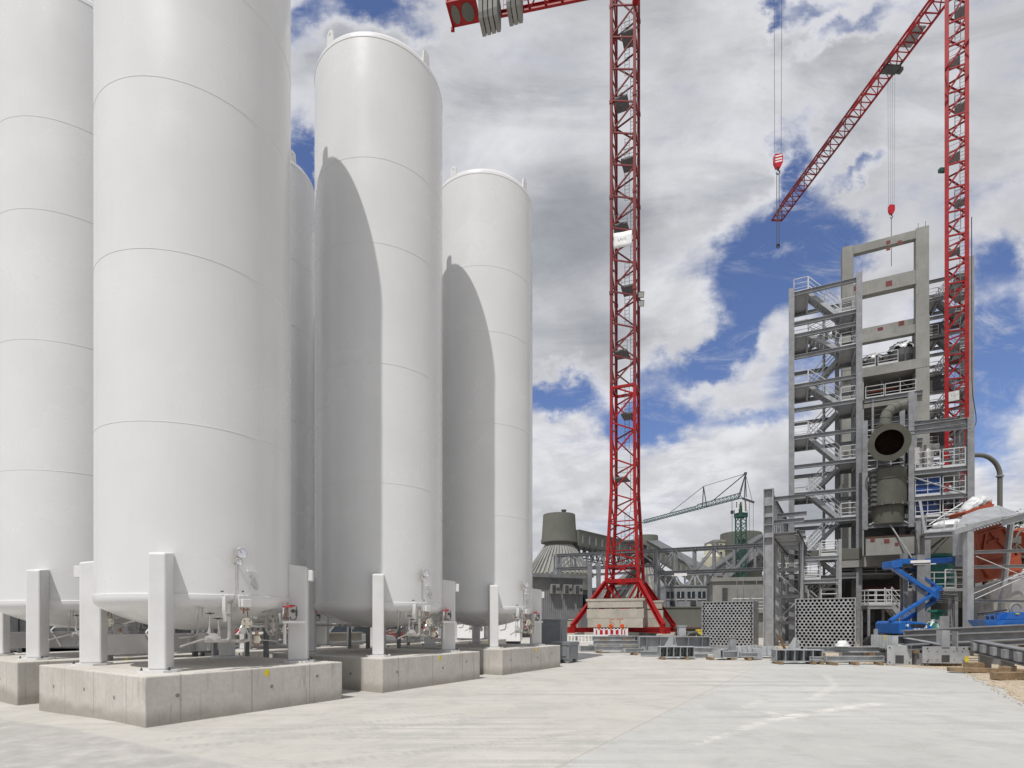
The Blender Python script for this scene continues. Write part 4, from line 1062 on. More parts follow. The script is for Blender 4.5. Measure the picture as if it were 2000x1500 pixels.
# lower platform with a wrapped bundle, to the right
mb = MB(); mb.box((4.35,-1.4,7.25), (2.9,2.2,.06)); dk = mb.build('deck', M_galvl, KF)
mb = MB(); rail(mb, (3.0,-2.45,7.25), (5.7,-2.45,7.35), 1.15, .9); rail(mb, (3.0,-2.45,7.25), (3.0,-.4,7.25), 1.15, .9); mb.build('railing', M_rail, dk)
kbeam((2.9,-2.5,7.05), (5.9,-2.5,7.1)); kcol(3.05,-2.4,0,7.0,.3); kcol(5.6,-2.2,0,7.2,.34)
for x in (3.5, 4.2): 
    pass
mb = MB(); mb.beam((2.95,-2.5,7.2), (2.7,-2.3,9.3), .14, .06); mb.build('leaning_profile', M_galvl, KF)
wr = MB(); n = 18; vs = []
for j in range(9):
    f = j/8; r = .42*math.sin(math.pi*(f*.86+.07))**.5
    for i in range(n):
        a = 2*math.pi*i/n; rr = r*(1+.16*math.sin(i*2.3+j*1.9)); vs.append(V((2.0*f-1.0, rr*math.cos(a)*1.2, .42+rr*math.sin(a)*.9)))
wr.add(vs, [(j*n+i, j*n+(i+1) % n, (j+1)*n+(i+1) % n, (j+1)*n+i) for j in range(8) for i in range(n)]+[tuple(range(n)), tuple(range(8*n, 9*n))])
pw = PK+E1*4.5+E2*-1.5+Z*7.29
tag(wr.build('wrapped_bundle', M_wrap, smooth=50), 'bundle in white plastic sheeting lying on the railed platform by the orange hopper', 'bundle', None, pw, RT)
# the duct
ck = at(1734, HY, 37.6); ck.z = 0
DK = thing('riser_duct', 'large olive riser duct with a round open mouth facing the yard', 'duct', ck, 0)
z0, z1 = EYE+(HY-1022)/F*37.6, EYE+(HY-872)/F*37.6
mb = MB(); r = 1.08
prof = [(r*.86,z0-.1),(r*.86,z0+1.05),(r*1.02,z0+1.1),(r*1.10,z0+1.12),(r*1.10,z0+1.22),(r,z0+1.24),(r,z0+2.85),(r*1.04,z0+2.87),(r*1.04,z0+2.93),(r,z0+2.95),(r,z1-1.7),(r*.8,z1-1.5),(.05,z1-1.4)]
mb.lathe(prof, 40); mb.build('duct_shell', M_olive, DK, smooth=35)
zm = EYE+(HY-864)/F*36.1; nm = V((-.50, -.84, -.17)).normalized(); cm = V((-.93, -1.5, zm))
mb = MB(); u_ = nm.cross(Z).normalized(); w_ = u_.cross(nm); n = 40
rings = [(1.38,0),(1.38,-.12),(1.06,-.12),(1.04,-1.6)]
def rg(r, o): return [cm+nm*o+(u_*math.cos(2*math.pi*k/n)+w_*math.sin(2*math.pi*k/n))*r for k in range(n)]
L_ = [rg(.90,-1.3), rg(.90,-.13), rg(1.20,-.13), rg(1.20,.03), rg(.81,.03), rg(.79,-.95)]
vs = [p for q in L_ for p in q]
mb.add(vs, [(i*n+k, i*n+(k+1) % n, (i+1)*n+(k+1) % n, (i+1)*n+k) for i in range(5) for k in range(n)]+[tuple(5*n+k for k in range(n))])
mf = mb.build('mouth_flange', M_olive, DK, smooth=35)
mb = MB(); mb.lathe([(.93,0),(.93,1.2)], 40); 
L_ = [rg(.785,.0), rg(.785,-.85)]
mb = MB(); vs = [p for q in L_ for p in q]; mb.add(vs, [(k, (k+1) % n, n+(k+1) % n, n+k) for k in range(n)]+[tuple(n+k for k in range(n))]); mb.build('mouth_lining', M_lining, DK, smooth=35)
mb = MB(); zt = EYE+(HY-831)/F*38; x0 = at(1729, HY, 38).x-ck.x
pts = [V((x0,.4,zt)), V((x0+.02,.4,zt+.45)), V((x0+.15,.4,zt+.85)), V((x0+.45,.42,zt+1.12)), V((x0+.85,.45,zt+1.28)), V((x0+1.5,.5,zt+1.5))]
mb.tube(pts, [.36,.36,.36,.36,.35,.33], 20)
for i in (1,2,3,4): d = (pts[i+1]-pts[i-1]).normalized(); mb.ring(pts[i], d, .365, .022, 20, 5)
mb.box((x0,.4,zt-.05), (1.05,1.0,.12)); mb.cyl((x0,.4,z1-.6), (x0,.4,zt), .36); mb.build('elbow_pipe', M_silo, DK, smooth=40)
for zq, rr in ((z0+1.17,r*1.12),):
    for k in range(13):
        a = 2*math.pi*k/13; mb = MB(); mb.box((rr*math.cos(a), rr*math.sin(a), zq), (.10,.10,.2), a); mb.build('clamp', M_dgrey, DK)
for sx in (-1, 1):
    for j in range(9): mb = MB(); mb.box((sx*(r+.08), -.3, z0+1.2+j*.33), (.26,.25,.16)); mb.build('clamp', M_dgrey, DK)
# ---- concrete deck and the dark hall below it
PH = PK+E1*-3.0+E2*.2
CH = thing('concrete_building', 'concrete deck over a dark open hall under the riser duct', 'building', PH, RT)
mb = MB(); mb.box((4.0,6.9,6.0), (4.6,11,.8)); mb.box((4.55,-.35,6.8), (3.05,.6,1.25)); mb.build('deck_beam', M_cast, CH)
mb = MB(); mb.box((4.55,-.665,7.4), (3.05,.02,.10)); mb.build('deck_edge', M_rust, CH)
mb = MB(); mb.box((4.2,-.668,7.1), (.3,.012,.26)); mb.box((4.75,-.668,6.85), (.2,.012,.2)); mb.box((3.4,-.668,7.25), (.25,.012,.3)); mb.build('red_primer_patch', M_redbrown, CH)
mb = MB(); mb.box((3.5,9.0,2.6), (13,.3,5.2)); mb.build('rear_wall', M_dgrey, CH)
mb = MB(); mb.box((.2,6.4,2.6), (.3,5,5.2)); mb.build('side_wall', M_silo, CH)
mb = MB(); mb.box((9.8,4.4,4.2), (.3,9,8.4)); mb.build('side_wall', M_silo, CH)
mb = MB(); mb.box((1.4,1.6,6.55), (3.2,.5,.75)); mb.build('deck_beam', M_silo, CH)  # darker concrete stands in for shade from the steelwork
mb = MB(); mb.box((8.0,2.2,6.4), (3.6,4,2.8)); mb.hexa([(6.6,1.2,2.6),(9.0,1.2,2.6),(9.0,3.6,2.6),(6.6,3.6,2.6)], [(6.3,.3,5.0),(9.7,.3,5.0),(9.7,4.2,5.0),(6.3,4.2,5.0)]); mb.build('concrete_hopper', M_silo, CH)
for x in (.2, 2.6, 6.0): 
    mb = MB(); mb.box((x,7,2.6), (.5,.5,5.2)); mb.build('column', M_silo, CH)
mb = MB(); 
for i in range(4):
    for j in range(3): mb.box((1.2+i*1.0,8.82,1.0+j*1.0), (.85,.06,.8))
mb.build('wall_panel', M_mgrey, CH)
mb = MB(); mb.beam((3.4,4.0,4.15), (6.2,4.0,4.2), .12, .14); mb.beam((3.4,4.0,4.4), (6.2,4.0,4.45), .03, .03); mb.build('red_hall_beam', M_redbrown, CH)
# ---- steel steps in front of the hall
PS = at(1695, HY, 35.5); PS.z = 0
ST = thing('access_stair', 'small galvanised access stair with railed landing beside the blue boom lift', 'stair', PS, R(-8))
zp = EYE+(HY-1181)/F*35.5
mb = MB(); mb.box((.72,.5,zp-.03), (1.45,1.0,.05)); mb.ib((0,0,zp-.16), (1.45,0,zp-.16), .12, .2, .02); mb.ib((0,1,zp-.16), (1.45,1,zp-.16), .12, .2, .02)
mb.build('landing', M_galvl, ST)
for x, y in ((.06,.02), (.06,.98), (1.38,.98), (2.55,.98)):
    mb = MB(); mb.ib((x,y,0), (x,y,zp-.28), .12, .12, .02, up=V((0,1,0))); mb.build('post', M_galv, ST)
mb = MB(); rail(mb, (.04,.03,zp), (1.02,.03,zp), .95, .5); rail(mb, (1.1,.03,zp), (1.42,.03,zp), .95, .4); rail(mb, (.04,.97,zp), (2.6,.97,zp), .95, .8); rail(mb, (.04,.03,zp), (.04,.97,zp), .95, .5); mb.build('railing', M_rail, ST)
flight(ST, (3.2,.5,.55), (1.45,.5,zp), (0,.42,0), M_galvl)
# ---------------------------------------------------------------- trusses and pillars
def truss(T, p, q, h, n, name='truss', mat=None, ch=.22, br=.13, w_=None):
    p, q = V(p), V(q); mat = mat or M_stock
    mb = MB(); mb.ib(p, q, ch, ch, .03); mb.ib(p+Z*h, q+Z*h, ch, ch, .03); mb.build('chord', mat, T)
    for i in range(n+1):
        o = p+(q-p)*i/n; mb = MB(); mb.ib(o, o+Z*h, br*1.15, br*1.15, .02, up=(q-p)); mb.build('vertical', mat, T)
    for i in range(n):
        a, b = p+(q-p)*i/n, p+(q-p)*(i+1)/n
        if i % 2: a, b = a+Z*h, b
        else: b = b+Z*h
        mb = MB(); mb.beam(a+(b-a)*.04, b-(b-a)*.04, br*.7, br*.7); mb.build('diagonal', mat, T)
# long pipe bridge across the middle distance, behind the crane
b1 = gnd(1085, 66); zbt = EYE+130/F*66
TB = thing('pipe_bridge', 'long grey truss bridge on posts running behind the red crane base', 'pipe bridge', b1, 0, 'grey truss pipe bridges')
bm_, b2 = gnd(1281, 61.4), gnd(1560, 55.5); d0, d1 = bm_-b1, b2-b1; dl = d1.normalized(); dp = V((-dl.y, dl.x, 0))
for o in (0, 1.6):
    truss(TB, dp*o+Z*(zbt-1.62), d0+dp*o+Z*(zbt-1.62), 1.62, 6, mat=M_galv, ch=.24, br=.2)
    truss(TB, d0+dp*o+Z*(zbt-2.5), d1+dp*o+Z*(zbt-2.5), 2.5, 7, mat=M_galv, ch=.28, br=.22)
for c0 in (V((0,0,0)), d0):
    for o in (0, 1.6):
        mb = MB(); c = c0+dp*o; mb.ib(c, c+Z*(zbt+.1), .40, .40, .05, up=dl); mb.build('post', M_galvl, TB)
mb = MB()
for i in range(14): c = d1*i/13; mb.beam(c+Z*(zbt-.02), c+dp*1.6+Z*(zbt-.02), .1, .12)
mb.build('cross_beam', M_galv, TB)
mb = MB(); c = d0+(d1-d0)*.19-dp*.3; mb.box(c+Z*(zbt-2.85), (1.35,.05,.30), math.atan2(dl.y,dl.x)); mb.build('white_board', M_sign, TB)
# second, lower bridge further back
b3, b4 = gnd(1262, 74), gnd(1398, 70)
T2 = thing('pipe_bridge', 'lower grey truss bridge seen below and behind the long one', 'pipe bridge', b3, 0, 'grey truss pipe bridges')
d2 = b4-b3; hz2 = EYE+(HY-1154)/F*74
truss(T2, Z*hz2, d2+Z*hz2, 2.1, 7, ch=.28, br=.2)
for f in (0, .98):
    mb = MB(); c = d2*f; mb.ib(c, c+Z*(hz2+2.1), .4, .4, .04); mb.build('post', M_galv, T2)
# short portal left of the crane
for px, D in ((1154, 47), (1170, 50)):
    pass
b5, b6 = gnd(1152, 58), gnd(1183, 57)
T3 = thing('steel_portal', 'grey steel portal of two posts left of the red crane base', 'portal', b5, 0)
d3 = b6-b5
for c in (V((0,0,0)), d3*.55): 
    mb = MB(); mb.ib(c, c+Z*(EYE+(HY-1100)/F*58), .42, .42, .05); mb.build('post', M_galv, T3)
mb = MB()
for z in (3.2, 5.1, 6.6): mb.ib(Z*z, d3*2.4+Z*z, .2, .25, .03)
mb.beam(V((0,0,1.2)), d3*.55+Z*3.2, .1); mb.build('cross_beam', M_galv, T3)
# the near pillar with the bridge frame running back towards the stair tower
pp0 = gnd(1501.5, 34.0)
T4 = thing('pillar_bridge', 'tall galvanised pillar carrying a walled steel bridge that runs back beside the stair tower', 'pipe bridge', pp0, 0)
bd = V((math.sin(R(31)), math.cos(R(31)), 0)); bp_ = V((bd.y, -bd.x, 0)); hp_ = EYE+(HY-955)/F*34.0
mb = MB(); mb.ib((0,0,0), (0,0,hp_), .52, .56, .05, up=V((bp_.x,bp_.y,0)))
for z in (hp_-1.05, hp_-1.75, hp_-2.25, hp_-3.0, hp_-.05): mb.box(Z*z, (.5,.5,.04), math.atan2(bp_.y, bp_.x))
mb.build('pillar', M_galvl, T4)
LBR = 13.0
mb = MB(); mb.ib(bd*.3+Z*(hp_-.15), bd*LBR+Z*(hp_-.15), .25, .3, .03); mb.ib(bd*.3+Z*(hp_-2.75), bd*LBR+Z*(hp_-2.75), .25, .3, .03); mb.build('chord', M_galv, T4)
mb = MB(); o = bp_*1.5; mb.ib(o+bd*.3+Z*(hp_-2.75), o+bd*LBR+Z*(hp_-2.75), .25, .3, .03); mb.build('chord', M_galv, T4)
for i in range(1, 11):
    s = i*LBR/10
    mb = MB(); mb.ib(bd*s+Z*(hp_-2.7), bd*s+Z*(hp_-.2), .16, .16, .02); mb.build('vertical', M_galvl, T4)
    mb = MB(); a, b = bd*(s-1.3)+Z*(hp_-.3), bd*s+Z*(hp_-2.6)
    mb.beam(a, b, .1); mb.build('diagonal', M_galv, T4)
mb = MB()
for i in range(26): s = .4+i*.5; mb.beam(bd*s+Z*(hp_-2.72), bd*s+o+Z*(hp_-2.72), .3, .05)
mb.build('walkway', M_galv, T4)
for k, (s, zz) in enumerate(((.25,-.62),(.25,-2.05),(4.6,-.9),(4.6,-2.2),(7.0,-2.2))):
    mb = MB(); c = bd*s+Z*(hp_+zz); mb.ib(c, c+bp_*(2.0-k*.08), .18, .26, .03); mb.build('bracket_beam', M_galv, T4)
for s in (4.5, 9.5):
    for oo in (0, 1.5):
        mb = MB(); c = bd*s+bp_*oo; mb.ib(c, c+Z*(hp_-2.8), .22, .22, .03); mb.build('post', M_galvl, T4)
mb = MB()
for s in (4.5, 9.5):
    for z in (1.6, 3.4, 5.2): mb.ib(bd*s+Z*z, bd*s+bp_*1.5+Z*z, .15, .2, .02)
    mb.beam(bd*s+Z*1.7, bd*s+bp_*1.5+Z*3.3, .08); mb.beam(bd*s+bp_*1.5+Z*3.5, bd*s+Z*5.1, .08)
mb.build('cross_beam', M_galvl, T4)
# ---------------------------------------------------------------- perforated heat exchanger boxes
def tube_box(px, D, w_, h, dp_, rz, lab):
    T = thing('tube_box', lab, 'steel box', gnd(px, D), rz, 'perforated galvanised boxes in the yard')
    z0 = .16; nz, nx = 17, 13; sx, sz = w_/(nx+.5)/1.0, h/nz
    mb = MB()
    # front plate with real round holes: a ring of quads around every hole
    cw, ch = w_/nx/2, h/nz
    hol = set()
    vs = []; fs = []
    cell_w = w_/(2*nx+1)
    for j in range(nz):
        for i in range(nx):
            x0 = -w_/2+cell_w*(2*i+(j % 2)); x1 = x0+2*cell_w; zb_ = z0+j*ch; zt_ = zb_+ch
            if i == 0 and j % 2: mb.add([(-w_/2,0,zb_),(x0,0,zb_),(x0,0,zt_),(-w_/2,0,zt_)], [(0,1,2,3)])
            if i == nx-1 and not j % 2: mb.add([(x1,0,zb_),(w_/2,0,zb_),(w_/2,0,zt_),(x1,0,zt_)], [(0,1,2,3)])
            c = V(((x0+x1)/2, 0, (zb_+zt_)/2)); r = .068; K_ = 12; P = []; Q = []
            for k in range(K_):
                a = 2*math.pi*k/K_; dx, dz = math.cos(a), math.sin(a)
                s_ = min((x1-x0)/2/max(abs(dx),1e-6), ch/2/max(abs(dz),1e-6))
                P.append(c+V((dx*r,0,dz*r))); Q.append(c+V((dx*s_,0,dz*s_)))
            B_ = [p+V((0,.5,0)) for p in P]
            cor = {}
            for k in range(K_):
                l = (k+1) % K_
                mb.cur = 0; mb.add([P[k],P[l],Q[l],Q[k]], [(0,1,2,3)])
                # fill the corner triangle left by straight chords
                qa, qb = Q[k], Q[l]
                if abs(qa.x-qb.x) > 1e-6 and abs(qa.z-qb.z) > 1e-6:
                    cx_ = x0 if (qa.x+qb.x)/2 < c.x else x1; cz_ = zb_ if (qa.z+qb.z)/2 < c.z else zt_
                    mb.add([qa, qb, V((cx_,0,cz_))], [(0,1,2)])
                mb.cur = 1; mb.add([P[k],P[l],B_[l],B_[k]], [(0,1,2,3)])
            mb.cur = 1; mb.add(B_, [tuple(range(K_))])
    mb.cur = 0
    pl = mb.build('tube_plate', [M_galvl, M_black], T)
    mb = MB()
    for sx_ in (-1, 1): mb.box((sx_*(w_/2+.02), dp_/2-.03, z0+h/2), (.04, dp_, h+.10))
    mb.box((0, dp_/2-.03, z0+h+.025), (w_, dp_, .05)); mb.box((0, dp_/2-.03, z0-.025), (w_, dp_, .05)); mb.box((0, dp_-.1, z0+h/2), (w_, .05, h))
    mb.build('casing', M_galvl, T)
    mb = MB()
    for x in (-w_*.35, 0, w_*.35): mb.box((x, dp_/2, .055), (.16, dp_*.9, .11))
    mb.build('timber_skid', M_wood, T)
    mb = MB()
    for z in (.4, h*.5, h*.95):
        for y in (.1, dp_*.5, dp_*.85): mb.cyl((w_/2+.04, y, z0+z*.9), (w_/2+.07, y, z0+z*.9), .02, n=6)
    mb.build('bolt', M_galv, T)
tube_box(1420, 35.0, 3.04, 2.75, 1.9, R(-33), 'perforated galvanised box standing left of the tall pillar')
tube_box(1610.5, 29.5, 2.76, 2.72, 1.5, R(-33), 'perforated galvanised box standing right of the tall pillar, in front of the stair tower')
# ---------------------------------------------------------------- steel stock lying on timber
G_ = 'galvanised steel members laid out on timber'
GT = 'timber bearers under the steel'
def timbers(c, rz, xs_, w_=.7, lab=''):
    for i, x in enumerate(xs_):
        p = V(c)+V((math.cos(rz)*x, math.sin(rz)*x, 0))
        mb = MB(); mb.box((0,0,.06), (.14, w_, .12))
        tag(mb.build('timber_bearer', M_wood, bevel=.008), lab % ('left', 'right', 'middle', 'spare')[i % 4], 'timber', GT, p, rz+random.uniform(-.15, .15))
def steel_beam(px, D, L, h, rz, lab, z=.12, w_=None, ends=True, mat=None, stiff=0, dx=0):
    c = gnd(px, D, z); w_ = w_ or h*.7
    T = thing('steel_beam', lab, 'steel beam', c, rz, G_)
    mb = MB(); mb.ib((-L/2,0,h/2), (L/2,0,h/2), w_, h, .03)
    mb.build('profile', mat or M_stock, T)
    if ends:
        for x in (-L/2, L/2):
            mb = MB(); mb.box((x+(.012 if x > 0 else -.012),0,h/2), (.025,w_*1.15,h*1.08)); 
            mb.build('end_plate', mat or M_stock, T)
    if stiff:
        mb = MB()
        for i in range(stiff):
            x = -L/2+(i+.5)*L/stiff
            for y in (-1,1): mb.box((x,y*w_*.25,h/2), (.02,w_*.46,h-.064))
        mb.build('stiffener', mat or M_stock, T)
    return T
# pile in front of the barrier
timbers(gnd(1207,29.3), 0, (-1.0,.95), .9, 'short %s bearer under the beam pile in front of the striped barrier')
steel_beam(1210, 29.4, 2.6, .26, R(2), 'lowest steel beam of the pile in front of the striped barrier')
for i, x in enumerate((-.7, .55)):
    p = gnd(1207, 29.6, .36)+V((x,0,0)); mb = MB(); mb.box((0,0,.03), (.4,.5,.06)); tag(mb.build('timber_bearer', M_wood), 'packing timber %s inside the beam pile at the barrier' % ('left','right')[i], 'timber', GT, p)
steel_beam(1205, 29.8, 2.5, .24, R(-3), 'middle steel beam of the pile in front of the striped barrier', .42)
for i, x in enumerate((-.6, .6)):
    p = gnd(1203, 30.0, .66)+V((x,0,0)); mb = MB(); mb.box((0,0,.02), (.5,.4,.04)); tag(mb.build('timber_bearer', M_wood), 'packing timber %s under the topmost beam at the barrier' % ('left','right')[i], 'timber', GT, p)
steel_beam(1198, 30.2, 2.3, .24, R(4), 'topmost steel beam of the pile in front of the striped barrier', .64)
steel_beam(1148, 31.0, .9, .3, R(8), 'short stub of steel beam left of the pile at the barrier', .02, .3)
steel_beam(1163, 31.5, .7, .34, R(-12), 'short thick steel stub between the bin and the beam pile', .02, .3)
steel_beam(1252, 31.0, 2.2, .75, R(5), 'deep plated girder with stiffeners behind the comb girder, right of the beam pile', .12, .5, True, M_galvl, 4)
timbers(gnd(1255,31.0), 0, (-.8,.9), .8, 'short %s bearer under the deep plated girder')
steel_beam(1315, 29.0, 3.6, .75, R(-2), 'wide deep girder laid behind the small ribbed comb girder', .14, .5, True, M_galvl, 5)
timbers(gnd(1315,29.0), 0, (-1.4,1.3), .8, 'short %s bearer under the wide deep girder')
mb = MB(); mb.box((0,0,.25), (.36,.36,.5)); mb.box((0,0,.52), (.44,.44,.04)); tag(mb.build('steel_stub', M_stock), 'upright square steel stub standing on the wide girder by the crane foot', 'steel stub', G_, gnd(1331, 29.3, .92))
def comb_girder(px, D, L, rz, lab):
    T = thing('comb_girder', lab, 'girder', gnd(px, D, .12), rz, G_); h = .42
    mb = MB(); mb.box((0,.25,h/2), (L,.03,h)); mb.box((0,0,h+.015), (L+.1,.56,.03)); mb.box((0,0,-.015), (L+.1,.56,.03)); mb.build('web', M_stock, T)
    mb = MB(); n = 6
    for i in range(n): mb.box((-L/2+.02+i*(L-.04)/(n-1), -.02, h/2), (.03,.50,h-.004))
    mb.build('rib', M_galvl, T)
    mb = MB()
    for i in range(n-1): mb.box((-L/2+.02+(i+.5)*(L-.04)/(n-1), .22, h/2+.02), (.10,.035,.12))
    mb.build('slot_shade', M_dgrey, T)  # dark grey blocks paint the shading between the ribs
    return T
comb_girder(1320, 24.6, 1.5, R(-4), 'small ribbed girder on timber in front of the wide deep girder')
timbers(gnd(1318,24.3), 0, (-.55,.5), .5, 'short %s bearer under the small ribbed girder')
comb_girder(1556, 21.9, 1.75, R(-6), 'ribbed girder on timber in front of the right perforated box')
timbers(gnd(1554,21.7), 0, (-.7,.6), .6, 'short %s bearer under the ribbed girder by the right perforated box')
def gusset(px, D, s, rz, lab, z=.56):
    T = thing('gusset_bracket', lab, 'bracket', gnd(px, D, z), rz, G_)
    mb = MB(); mb.prism([(-.5*s,0,0),(.35*s,0,0),(.35*s,0,.12*s),(.12*s,0,.78*s),(-.02*s,0,.8*s)], (0,.03,0)); mb.prism([(-.35*s,.3*s,0),(.45*s,.3*s,0),(.40*s,.3*s,.62*s),(.1*s,.3*s,.6*s)], (0,.03,0)); mb.build('gusset_plate', M_stock, T)
    mb = MB(); mb.hexa([(.06*s,0,.1*s),(.30*s,0,.1*s),(.30*s,.32*s,.1*s),(.06*s,.32*s,.1*s)], [(.10*s,0,.72*s),(.16*s,0,.74*s),(.16*s,.32*s,.74*s),(.10*s,.32*s,.72*s)]); mb.build('stiffener', M_wrap, T)
gusset(1552, 22.0, .6, R(-6), 'bracket of triangular plates lying on the ribbed girder by the right perforated box')
gusset(1312, 24.8, .7, R(10), 'bracket of triangular plates lying on the small ribbed girder', .56)
def pot(px, D, s, rz, lab):
    T = thing('column_base', lab, 'steel base', gnd(px, D, .1), rz, G_)
    mb = MB(); mb.hexa([(-.55*s,-.4*s,0),(.55*s,-.4*s,0),(.55*s,.4*s,0),(-.55*s,.4*s,0)], [(-.42*s,-.28*s,.5*s),(.42*s,-.28*s,.5*s),(.42*s,.28*s,.5*s),(-.42*s,.28*s,.5*s)]); mb.build('body', M_stock, T)
    mb = MB(); mb.box((0,0,.012), (1.25*s,.95*s,.03)); mb.build('base_plate', M_galvl, T)
    mb = MB()
    for x in (-.5,-.18,.18,.5): mb.hexa([(x*s-.01,-.46*s,.03),(x*s+.01,-.46*s,.03),(x*s+.01,-.36*s,.03),(x*s-.01,-.36*s,.03)], [(x*.8*s-.01,-.31*s,.48*s),(x*.8*s+.01,-.31*s,.48*s),(x*.8*s+.01,-.26*s,.48*s),(x*.8*s-.01,-.26*s,.48*s)])
    mb.build('rib', M_galv, T)
pot(1448, 25.8, .85, R(8), 'flared steel column base between the pillar and the left perforated box')
pot(1499, 25.4, .85, R(-5), 'flared steel column base directly in front of the tall pillar')
pot(1470, 27.5, .8, R(20), 'smaller flared steel column base behind the other two')
steel_beam(1478, 24.5, .8, .42, R(70), 'short steel stub lying between the two flared column bases', .05, .34)
steel_beam(1408, 24.3, 1.0, .34, R(50), 'short I beam pointing at the camera in front of the left perforated box', .1, .3)
steel_beam(1424, 24.0, .6, .30, R(0), 'short I beam end with plate beside the slanted one', .1, .3)
mb = MB(); mb.box((0,0,.42), (.26,.26,.84)); mb.box((0,0,.86), (.32,.32,.03)); mb.box((0,0,.01), (.4,.4,.025)); tag(mb.build('steel_stub', M_galvl), 'short upright steel stub in front of the left perforated box', 'steel stub', G_, gnd(1430, 24.8, .1))
timbers(gnd(1418,24.1), 0, (-.7,.2,1.0), .6, 'flat %s timber under the short beams by the left perforated box')
steel_beam(1385, 27.0, 2.6, .26, R(2), 'slim steel beam lying left of the short I beams', .12)
steel_beam(1392, 28.5, 3.0, .26, R(1), 'slim steel beam lying close in front of the left perforated box', .12)
timbers(gnd(1380,27.2), 0, (-1.1,1.0), .9, 'short %s bearer under the slim beams at the left perforated box')
# pile in front of the right box
timbers(gnd(1668,21.2), 0, (-.85,.0,.95), .5, 'pale %s bearer under the beam pair right of the ribbed girder')
steel_beam(1668, 21.4, 2.2, .22, R(0), 'front beam of the pair right of the ribbed girder', .12)
steel_beam(1650, 22.3, 3.2, .24, R(1), 'rear raised beam of the pair right of the ribbed girder', .42)
for i, x in enumerate((-1.0, 1.0)):
    mb = MB(); mb.box((0,0,.2), (.2,.4,.40)); tag(mb.build('timber_bearer', M_wood), 'tall %s packing timber under the raised beam by the right perforated box' % ('left','right')[i], 'timber', GT, gnd(1650, 22.4)+V((x,0,0)))
mb = MB(); vs_ = [V((.3*math.cos(2*math.pi*i/14)*(1-.55*j/4)*random.uniform(.7,1.25), .2*math.sin(2*math.pi*i/14)*(1-.55*j/4)*random.uniform(.7,1.25), j*.055+random.uniform(-.03,.03)*(j>0))) for j in range(5) for i in range(14)]
mb.add(vs_, [(j*14+i, j*14+(i+1)%14, (j+1)*14+(i+1)%14, (j+1)*14+i) for j in range(4) for i in range(14)]+[tuple(range(56,70))]); tag(mb.build('plastic_bundle', M_wrap, smooth=60), 'crumpled white plastic left on the beams at the right perforated box', 'plastic', None, gnd(1645, 22.1, .68))
# girders with comb plates and end plates
def end_girder(c, rz, L, h, w_, lab, plates, z=.1, mirror=1):
    T = thing('plate_girder', lab, 'girder', V((c.x, c.y, z)), rz, G_)
    mb = MB(); mb.box((0,0,h/2), (w_,.04,h)); mb.build('end_plate', M_stock, T)
    mb = MB(); mb.box((0,-.022,h*.28), (.28,.01,h*.42)); mb.box((0,-.022,h*.28), (.06,.02,h*.3)); 
    for x in (-.4,.4):
        for zf in (.12,.88): mb.cyl((x*w_,-.03,h*zf), (x*w_,.0,h*zf), .028, n=10)
    mb.build('bolt_slot', M_dark, T)
    mb = MB(); mb.ib((0,.02,h*.42), (0,L,h*.42), w_*.5, h*.75, .03); mb.build('web', M_galv, T)
    for i in range(plates):
        y = .15+i*.30
        mb = MB(); mb.box((-w_*.12,y,h*.80+.22), (.22,.03,.58)); mb.build('comb_plate', M_stock, T)
    return T
e1 = end_girder(gnd(1756.5, 20.9), R(-15), 3.4, .74, .82, 'plate girder with a row of upright comb plates, its square end plate facing the yard', 8, .03)
mb = MB(); mb.box((-.10,1.03,1.0), (.10,.012,.22)); mb.build('yellow_label', M_yellow, e1)
timbers(gnd(1722,22.8), R(0), (0,), .8, 'dark %s bearer under the comb plate girder')
e2 = end_girder(gnd(1846, 20.2), R(-3), .35, .62, 1.6, 'trapezoid end plate girder with bolt holes lying at the gravel edge', 0, .14)
for o in bpy.data.objects:
    pass
mb = MB()
for i in range(5):
    for zf in (.2, .7): mb.cyl((-.6+i*.3,-.03,.62*zf), (-.6+i*.3,.0,.62*zf), .018, n=8)
mb.build('bolt_hole', M_dark, e2)
mb = MB(); mb.box((.74,-.03,.16), (.12,.015,.2)); mb.build('yellow_label', M_yellow, e2)
mb = MB(); mb.box((0,.1,.9), (.28,.3,.62)); mb.box((.38,.05,.86), (.03,.28,.62)); mb.ib((-.1,0,.55), (-.1,2.2,.75), .25, .3, .03); mb.build('upright_stub', M_galvl, e2)
timbers(gnd(1846,20.4), R(80), (0,), 1.0, 'dark %s bearer under the trapezoid end plate girder')
# long girders lying raised across the right
def long_beam(p, q, h, w_, lab, mat=None):
    c = (p+q)/2; T = thing('long_girder', lab, 'girder', (p.x, p.y, 0), 0, G_)
    a, b = V((0,0,p.z)), V((q.x-p.x, q.y-p.y, q.z))
    mb = MB(); mb.ib(a, b, w_, h, .045); mb.build('profile', mat or M_galv, T)
    mb = MB(); d = (b-a).normalized()
    for f in (.03, .35, .66, .97):
        c = a+(b-a)*f; mb.box((c.x,c.y,c.z-h/2-.06), (.14,.5,.12), math.atan2(d.y,d.x))
    mb.build('timber_packing', M_wood, T)
    for f in (.05, .5, .95):
        mb = MB(); c = a+(b-a)*f; mb.box((c.x,c.y,(c.z-h/2-.12)/2), (.2,.3,c.z-h/2-.13), math.atan2(d.y,d.x)); mb.build('trestle', M_mgrey, T)
long_beam(at(1765,1240,23.5), at(2120,1222,24.5), .40, .32, 'long raised girder on the right, rearmost of the three, below the blue machine')
long_beam(at(1725,1251,22.3), at(2120,1236,22.9), .36, .30, 'long raised girder on the right, middle one of the three')
long_beam(at(1772,1264,20.8), at(2120,1247,21.4), .22, .34, 'long raised girder on the right, frontmost thin one of the three')
